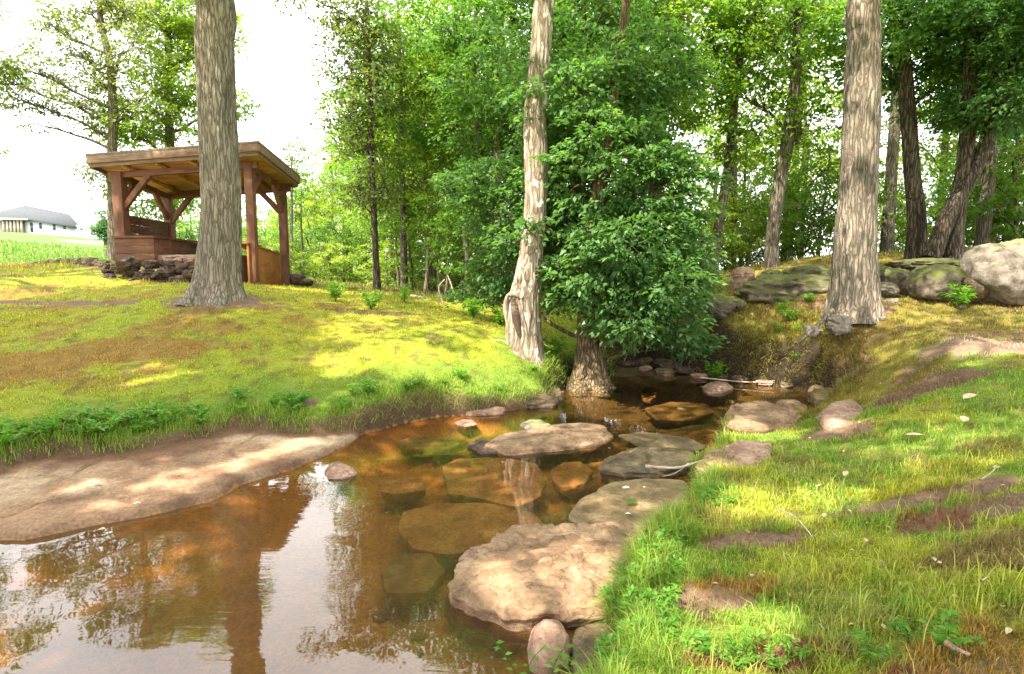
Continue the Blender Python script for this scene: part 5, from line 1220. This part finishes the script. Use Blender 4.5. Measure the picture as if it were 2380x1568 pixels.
flat_leaf('large pale curled leaf on the turf at the upper right', gp(2255, 932, .7) + [0, 0, .03], .24, .07, .5)
flat_leaf('pale narrow leaf on the turf above the yellow patch', gp(2128, 1022, .5) + [0, 0, .03], .15, .045, -.2)
flat_leaf('cream leaf on the grass below the large curled one', gp(2240, 985, .6) + [0, 0, .03], .11, .06, .9)
flat_leaf('small dry leaf in the middle of the right turf', gp(1965, 1112, .4) + [0, 0, .03], .08, .035, .8)
flat_leaf('small white leaf in the bright grass', gp(1905, 1142, .4) + [0, 0, .03], .07, .035, .2)
flat_leaf('pale green leaf floating on the flat olive stone', PZ(1470, 1170, .035), .10, .07, .7, M['leaf_weed'])
flat_leaf('narrow white leaf at the top of the flat olive stone', PZ(1455, 1135, .035), .06, .025, -.2, M['petal'])
flat_leaf('tiny white leaf right of the narrow one on the olive stone', PZ(1498, 1134, .035), .035, .02, .9, M['petal'])
flat_leaf('tiny pale leaf at the lower edge of the olive stone', PZ(1460, 1196, .04), .045, .02, -.3, M['petal'])
flat_leaf('curled brown leaf afloat over the orange stone below the slab', PZ(1170, 1078, .02), .06, .03, 1.2, M['rock_pink'], lift=.01)
flat_leaf('pale leaf floating beside the sand bar', PZ(236, 1233, .006), .06, .035, 0, M['dry_leaf'])
flat_leaf('white petal on the sand bar', PZ(318, 1172, .09), .05, .03, .2, M['petal'])
flat_leaf('dark red leaf on the sand bar', PZ(228, 1132, .12), .05, .03, .2, M['rock_dark'])
flat_leaf('bright white leaf on the dirt left of the oak roots', gp(340, 688, 1.3) + [0, 0, .03], .14, .08, .2, M['petal'])
flat_leaf('bright leaf on the lawn below the oak', gp(448, 768, 1.0) + [0, 0, .03], .12, .08, .4, M['petal'])
lf = np.random.default_rng(33); proto_leaf = None
for i in range(150):
    if i < 70: u, v = lf.uniform(1650, 2380), lf.uniform(730, 1560)
    else: u, v = lf.uniform(0, 1200), lf.uniform(700, 900)
    p = gp(u, v, .6)
    dwv, dsv = fields(np.array([p[0]]), np.array([p[1]]))
    if dwv[0] < .1 or dsv[0] < .05 or p[1] > 10.5 or p[1] < 0.5: continue
    if proto_leaf is None: ob = proto_leaf = flat_leaf('', p, .055, .03, 0)
    else: ob = proto_leaf.copy(); C.objects.link(ob)
    ob.location = (p[0], p[1], p[2] + lf.uniform(.02, .035)); ob.rotation_euler = (lf.normal(0, .4), lf.normal(0, .4), lf.uniform(0, 6.3)); s = lf.uniform(.35, .8); ob.scale = (s, s, s)
    tag(ob, 'small dry tan leaf scattered on the turf', 'leaf', 'small dry leaves on the turf')

# ============================================================ grass
def grass(name, label, n, region, hfun, wfun, seed, tone=1.0, curl=.5):
    r = np.random.default_rng(seed)
    # polar sampling round the camera: equal numbers per ring of equal ratio
    a0, a1, d0, d1 = region
    az = r.uniform(a0, a1, n); d = d0 * (d1 / d0) ** r.uniform(0, 1, n) ** 0.9
    x = d * np.sin(az); y = d * np.cos(az)
    c, soil, dw, ds = turf(x, y)
    da = np.minimum(dw, ds)
    keep = (da > 0.0 + r.uniform(0, .07, n)) & (r.uniform(0, 1, n) > soil * 0.97)
    keep &= ~((y > 1.0) & (y < 2.2) & (x < 0.25) & (dw < 0.1))
    clump = fbm2(x, y, 7, 3, 91)
    keep &= r.uniform(0, 1, n) < np.clip(0.85 + 0.9 * clump, .25, 1)
    x, y, d, c, da, dw, clump = x[keep], y[keep], d[keep], c[keep], da[keep], dw[keep], clump[keep]
    m = len(x); z = gz(x, y) - 0.005
    H = hfun(x, y, d, da) * r.uniform(.4, 1.5, m) * (1 + 1.0 * clump); W = wfun(d) * r.uniform(.6, 1.3, m)
    th = r.uniform(0, 2 * np.pi, m)
    # lean outwards over the bank edge
    gx_ = (gz(x + .06, y) - gz(x - .06, y)) / .12; gy_ = (gz(x, y + .06) - gz(x, y - .06)) / .12
    ln = np.stack([np.cos(th), np.sin(th)], -1) * r.uniform(.15, 1.0, m)[:, None] * curl + np.stack([-gx_, -gy_], -1) * .35 * (da < .4)[:, None]
    sx_ = np.stack([-np.sin(th), np.cos(th), 0 * th], -1) * (W / 2)[:, None]
    b = np.stack([x, y, z], -1)
    mid = b + np.concatenate([ln * .35, np.ones((m, 1)) * .6], 1) * H[:, None]
    tip = b + np.concatenate([ln * 1.0, np.clip(1 - .45 * (ln ** 2).sum(1), .2, 1)[:, None]], 1) * H[:, None]
    V = np.stack([b - sx_, b + sx_, mid + sx_ * .8, mid - sx_ * .8, tip], 1).reshape(-1, 3)
    k = np.arange(m)[:, None] * 5
    Fq = np.concatenate([k, k + 1, k + 2, k + 3], 1); Ft = np.concatenate([k + 3, k + 2, k + 4], 1)
    cc = c * (r.uniform(.7, 1.45, (m, 1))) * tone
    dry = r.uniform(0, 1, m) < 0.10; cc[dry] = np.array([.42, .34, .13]) * r.uniform(.6, 1.2, (dry.sum(), 1))
    col = np.repeat(np.clip(cc, 0, 1), 5, axis=0)
    ob = link(name, mesh_from(name, V, [Fq, Ft], col, True), M['blade'])
    tag(ob, label, 'grass', kind='stuff')
    return ob
def h_near(x, y, d, da):
    rt = sstep(-.2, .6, x - 0.12 * y)
    edge = 1 - sstep(.1, .45, da)
    return (.022 + .010 * rt * (1 - sstep(3, 5.5, y)) + .008 * rt) + .05 * edge
grass('grass', 'short green and yellow turf covering both banks of the creek', 620000, (-.95, .95, 1.25, 11), h_near, lambda d: .0022 + .0007 * d, 501, curl=1.1)
grass('grass', 'taller lush grass fringing the banks above the water', 90000, (-.9, .9, 1.3, 9.5), lambda x, y, d, da: .085 * (1 - sstep(.12, .42, da)) + .03, lambda d: .003 + .0006 * d, 502, 1.0, 1.0)
grass('grass', 'grass on the lawn and meadow beyond the oak', 240000, (-.95, .8, 9.5, 70), lambda x, y, d, da: np.where(d < 15, .022 + .001 * d, .03 + .0022 * d), lambda d: .0013 * d, 503, 1.0)

grass('grass', 'mossy tufts covering the steep far bank of the creek', 60000, (.22, .56, 6.9, 10.5), lambda x, y, d, da: .05 + 0 * x, lambda d: .003 + .0007 * d, 505, 1.0, 1.1)
grass('grass', 'scattered longer bent grass blades on the near right bank', 9000, (.05, .95, 1.3, 5.5), lambda x, y, d, da: .085 + 0 * x, lambda d: .0028 + .0005 * d, 504, 1.15, 1.2)

# broad-leaved weeds along the bank edges: each plant a thing of its own
def weed(kind, seed):
    r = np.random.default_rng(seed); m = MB(); cc = []; dd_ = []; nn = []; sz = []
    ns = 9 if kind == 0 else 6
    for i in range(ns):
        a = r.uniform(0, 6.28); h = r.uniform(.5, 1.0); sp_ = r.uniform(.3, .8)
        c = smooth_poly([(0, 0, 0), (math.cos(a) * sp_ * .35, math.sin(a) * sp_ * .35, h * .6), (math.cos(a) * sp_, math.sin(a) * sp_, h)], 8)
        m.tube(c, np.linspace(.018, .008, 8), 4)
        for j in range(2, 8):
            for s_2 in (-1, 1):
                b = a + s_2 * r.uniform(.8, 1.6)
                d = np.array([math.cos(b), math.sin(b), r.uniform(-.2, .5)])
                cc.append(c[j] + d * .17); dd_.append(d); nn.append([r.normal(0, .3), r.normal(0, .3), 1]); sz.append(r.uniform(.28, .42))
        cc.append(c[-1] + [0, 0, .06]); dd_.append([math.cos(a) * .5, math.sin(a) * .5, .8]); nn.append([math.cos(a + 3), math.sin(a + 3), .3]); sz.append(.3)
    root = empty('weed_plant', (0, 0, 0))
    link('stem', m.mesh('stem', True), M['leaf_weed'], root)
    link('foliage', leaves_mesh('foliage', np.array(cc), np.array(dd_), np.array(nn, float), np.array(sz), np.random.default_rng(seed).uniform(.2, .9, len(cc)), .5 if kind == 0 else .32), M['leaf_weed'], root)
    return root
wk = [weed(0, 61), weed(0, 62), weed(1, 63)]
wused = [False] * 3
wr = np.random.default_rng(77)
spots = []
for _ in range(9000):
    u, v = wr.uniform(-20, 1320), wr.uniform(850, 1100)
    p = gp(u, v, .35); dwv, dsv = fields(p[None, 0], p[None, 1]); da = min(dwv[0], dsv[0])
    if .10 < da < .38 and len([q for q in spots if abs(q[0] - p[0]) + abs(q[1] - p[1]) < .13]) == 0: spots.append((p[0], p[1], wr.uniform(.08, .18)))
    if len(spots) > 105: break
ns0 = len(spots)
for _ in range(9000):
    u, v = wr.uniform(1380, 2380), wr.uniform(1150, 1568)
    p = gp(u, v, .4); dwv, _2 = fields(p[None, 0], p[None, 1]); da = dwv[0]
    if (.06 < da < .30 or (da > .3 and wr.uniform() < .06 and v > 1480)) and p[1] > 1.3 and len([q for q in spots if abs(q[0] - p[0]) + abs(q[1] - p[1]) < .10]) == 0: spots.append((p[0], p[1], wr.uniform(.06, .11)))
    if len(spots) > ns0 + 46: break
for i, (x, y, s) in enumerate(spots):
    k = int(wr.integers(0, 3)); r_ = wk[k]
    if wused[k]: r_ = copy_tree(r_)
    wused[k] = True
    r_.location = (x, y, float(gz(x, y))); r_.scale = (s, s, s); r_.rotation_euler = (0, 0, wr.uniform(0, 6.28))
    if i < ns0: tag(r_, 'broad-leaved weed growing along the left bank edge', 'weed', 'weeds along the left bank')
    else: tag(r_, 'green weed tuft growing along the right bank edge', 'weed', 'weeds along the right bank')

# foreground sprigs over the water at the bottom edge
def sprig(label, pts, nleaf, L, seed):
    r = np.random.default_rng(seed); c = smooth_poly(pts, 30); o_ = c[0].copy(); root = empty('sprig', o_); tag(root, label, 'sprig')
    m = MB(); m.tube(c - o_, np.linspace(.0028, .0012, 30), 5); link('stem', m.mesh('stem', True), M['leaf_weed'], root)
    cc, d_, n_, s_ = [], [], [], []
    for i in range(nleaf):
        q = c[int(4 + 25 * i / nleaf)] - o_; a = (1 if i % 2 else -1)
        d = np.array([a * .8, r.uniform(-.5, .3), r.uniform(.1, .5)]); d /= np.linalg.norm(d)
        cc.append(q + d * L * .5); d_.append(d); n_.append([0, -.6, 1]); s_.append(L * r.uniform(.7, 1.1))
    link('foliage', leaves_mesh('foliage', np.array(cc), np.array(d_), np.array(n_, float), np.array(s_), r.uniform(.3, .95, nleaf), .42), M['leaf_weed'], root)
for i, (lab, pts, nl, L) in enumerate([
    ('thin leafy sprig arching left over the water at the bottom edge', [(1215, 1600), (1195, 1560), (1172, 1520), (1142, 1482)], 8, .035),
    ('leafy sprig rising in the middle of the bottom edge', [(1240, 1610), (1228, 1570), (1236, 1535), (1268, 1500)], 8, .04),
    ('bushy sprig with broad leaves right of the middle one', [(1290, 1620), (1282, 1570), (1296, 1530), (1318, 1498)], 10, .045),
    ('short sprig in front of the rounded stone', [(1330, 1620), (1335, 1580), (1322, 1545), (1338, 1520)], 8, .04),
    ('low broad-leaved sprig at the bottom edge below the dark stone', [(1370, 1630), (1372, 1590), (1385, 1560), (1375, 1530)], 10, .05)]):
    sprig(lab, [P(u, v, 2.15) for u, v in pts], nl, L, 900 + i)

for i in range(34):
    u = wr.uniform(1420, 1900); y = wr.uniform(7.9, 9.3)
    p = onground(u, y)
    if p[2] < .12: continue
    r_ = copy_tree(wk[i % 3]); r_.location = p; s = wr.uniform(.10, .22); r_.scale = (s, s, s); r_.rotation_euler = (0, 0, wr.uniform(0, 6))
    tag(r_, 'small green plant growing on the mossy far bank', 'plant', 'plants on the far bank')
# ferns and tall stems standing on the lawn
for i, (u, y) in enumerate([(780, 9.6), (862, 9.2), (940, 10.4), (1100, 9.0), (1165, 9.2), (1295, 8.6), (1660, 9.2), (2230, 8.1)]):
    r_ = copy_tree(wk[i % 3]); p = onground(u, y); r_.location = p; s = .32; r_.scale = (s * .8, s * .8, s)
    tag(r_, ['feathery plant on the lawn right of the oak', 'thin-stemmed plant on the lawn below the lone thin trunk', 'leafy plant near the fallen limb', 'low plant on the lawn left of the burl', 'plant growing close beside the burl', 'plant between the peeling tree and the leafy tree', 'plant at the left foot of the ridge', 'plant between the ridge boulders'][i], 'plant')
    r_['group'] = 'plants on the lawn'
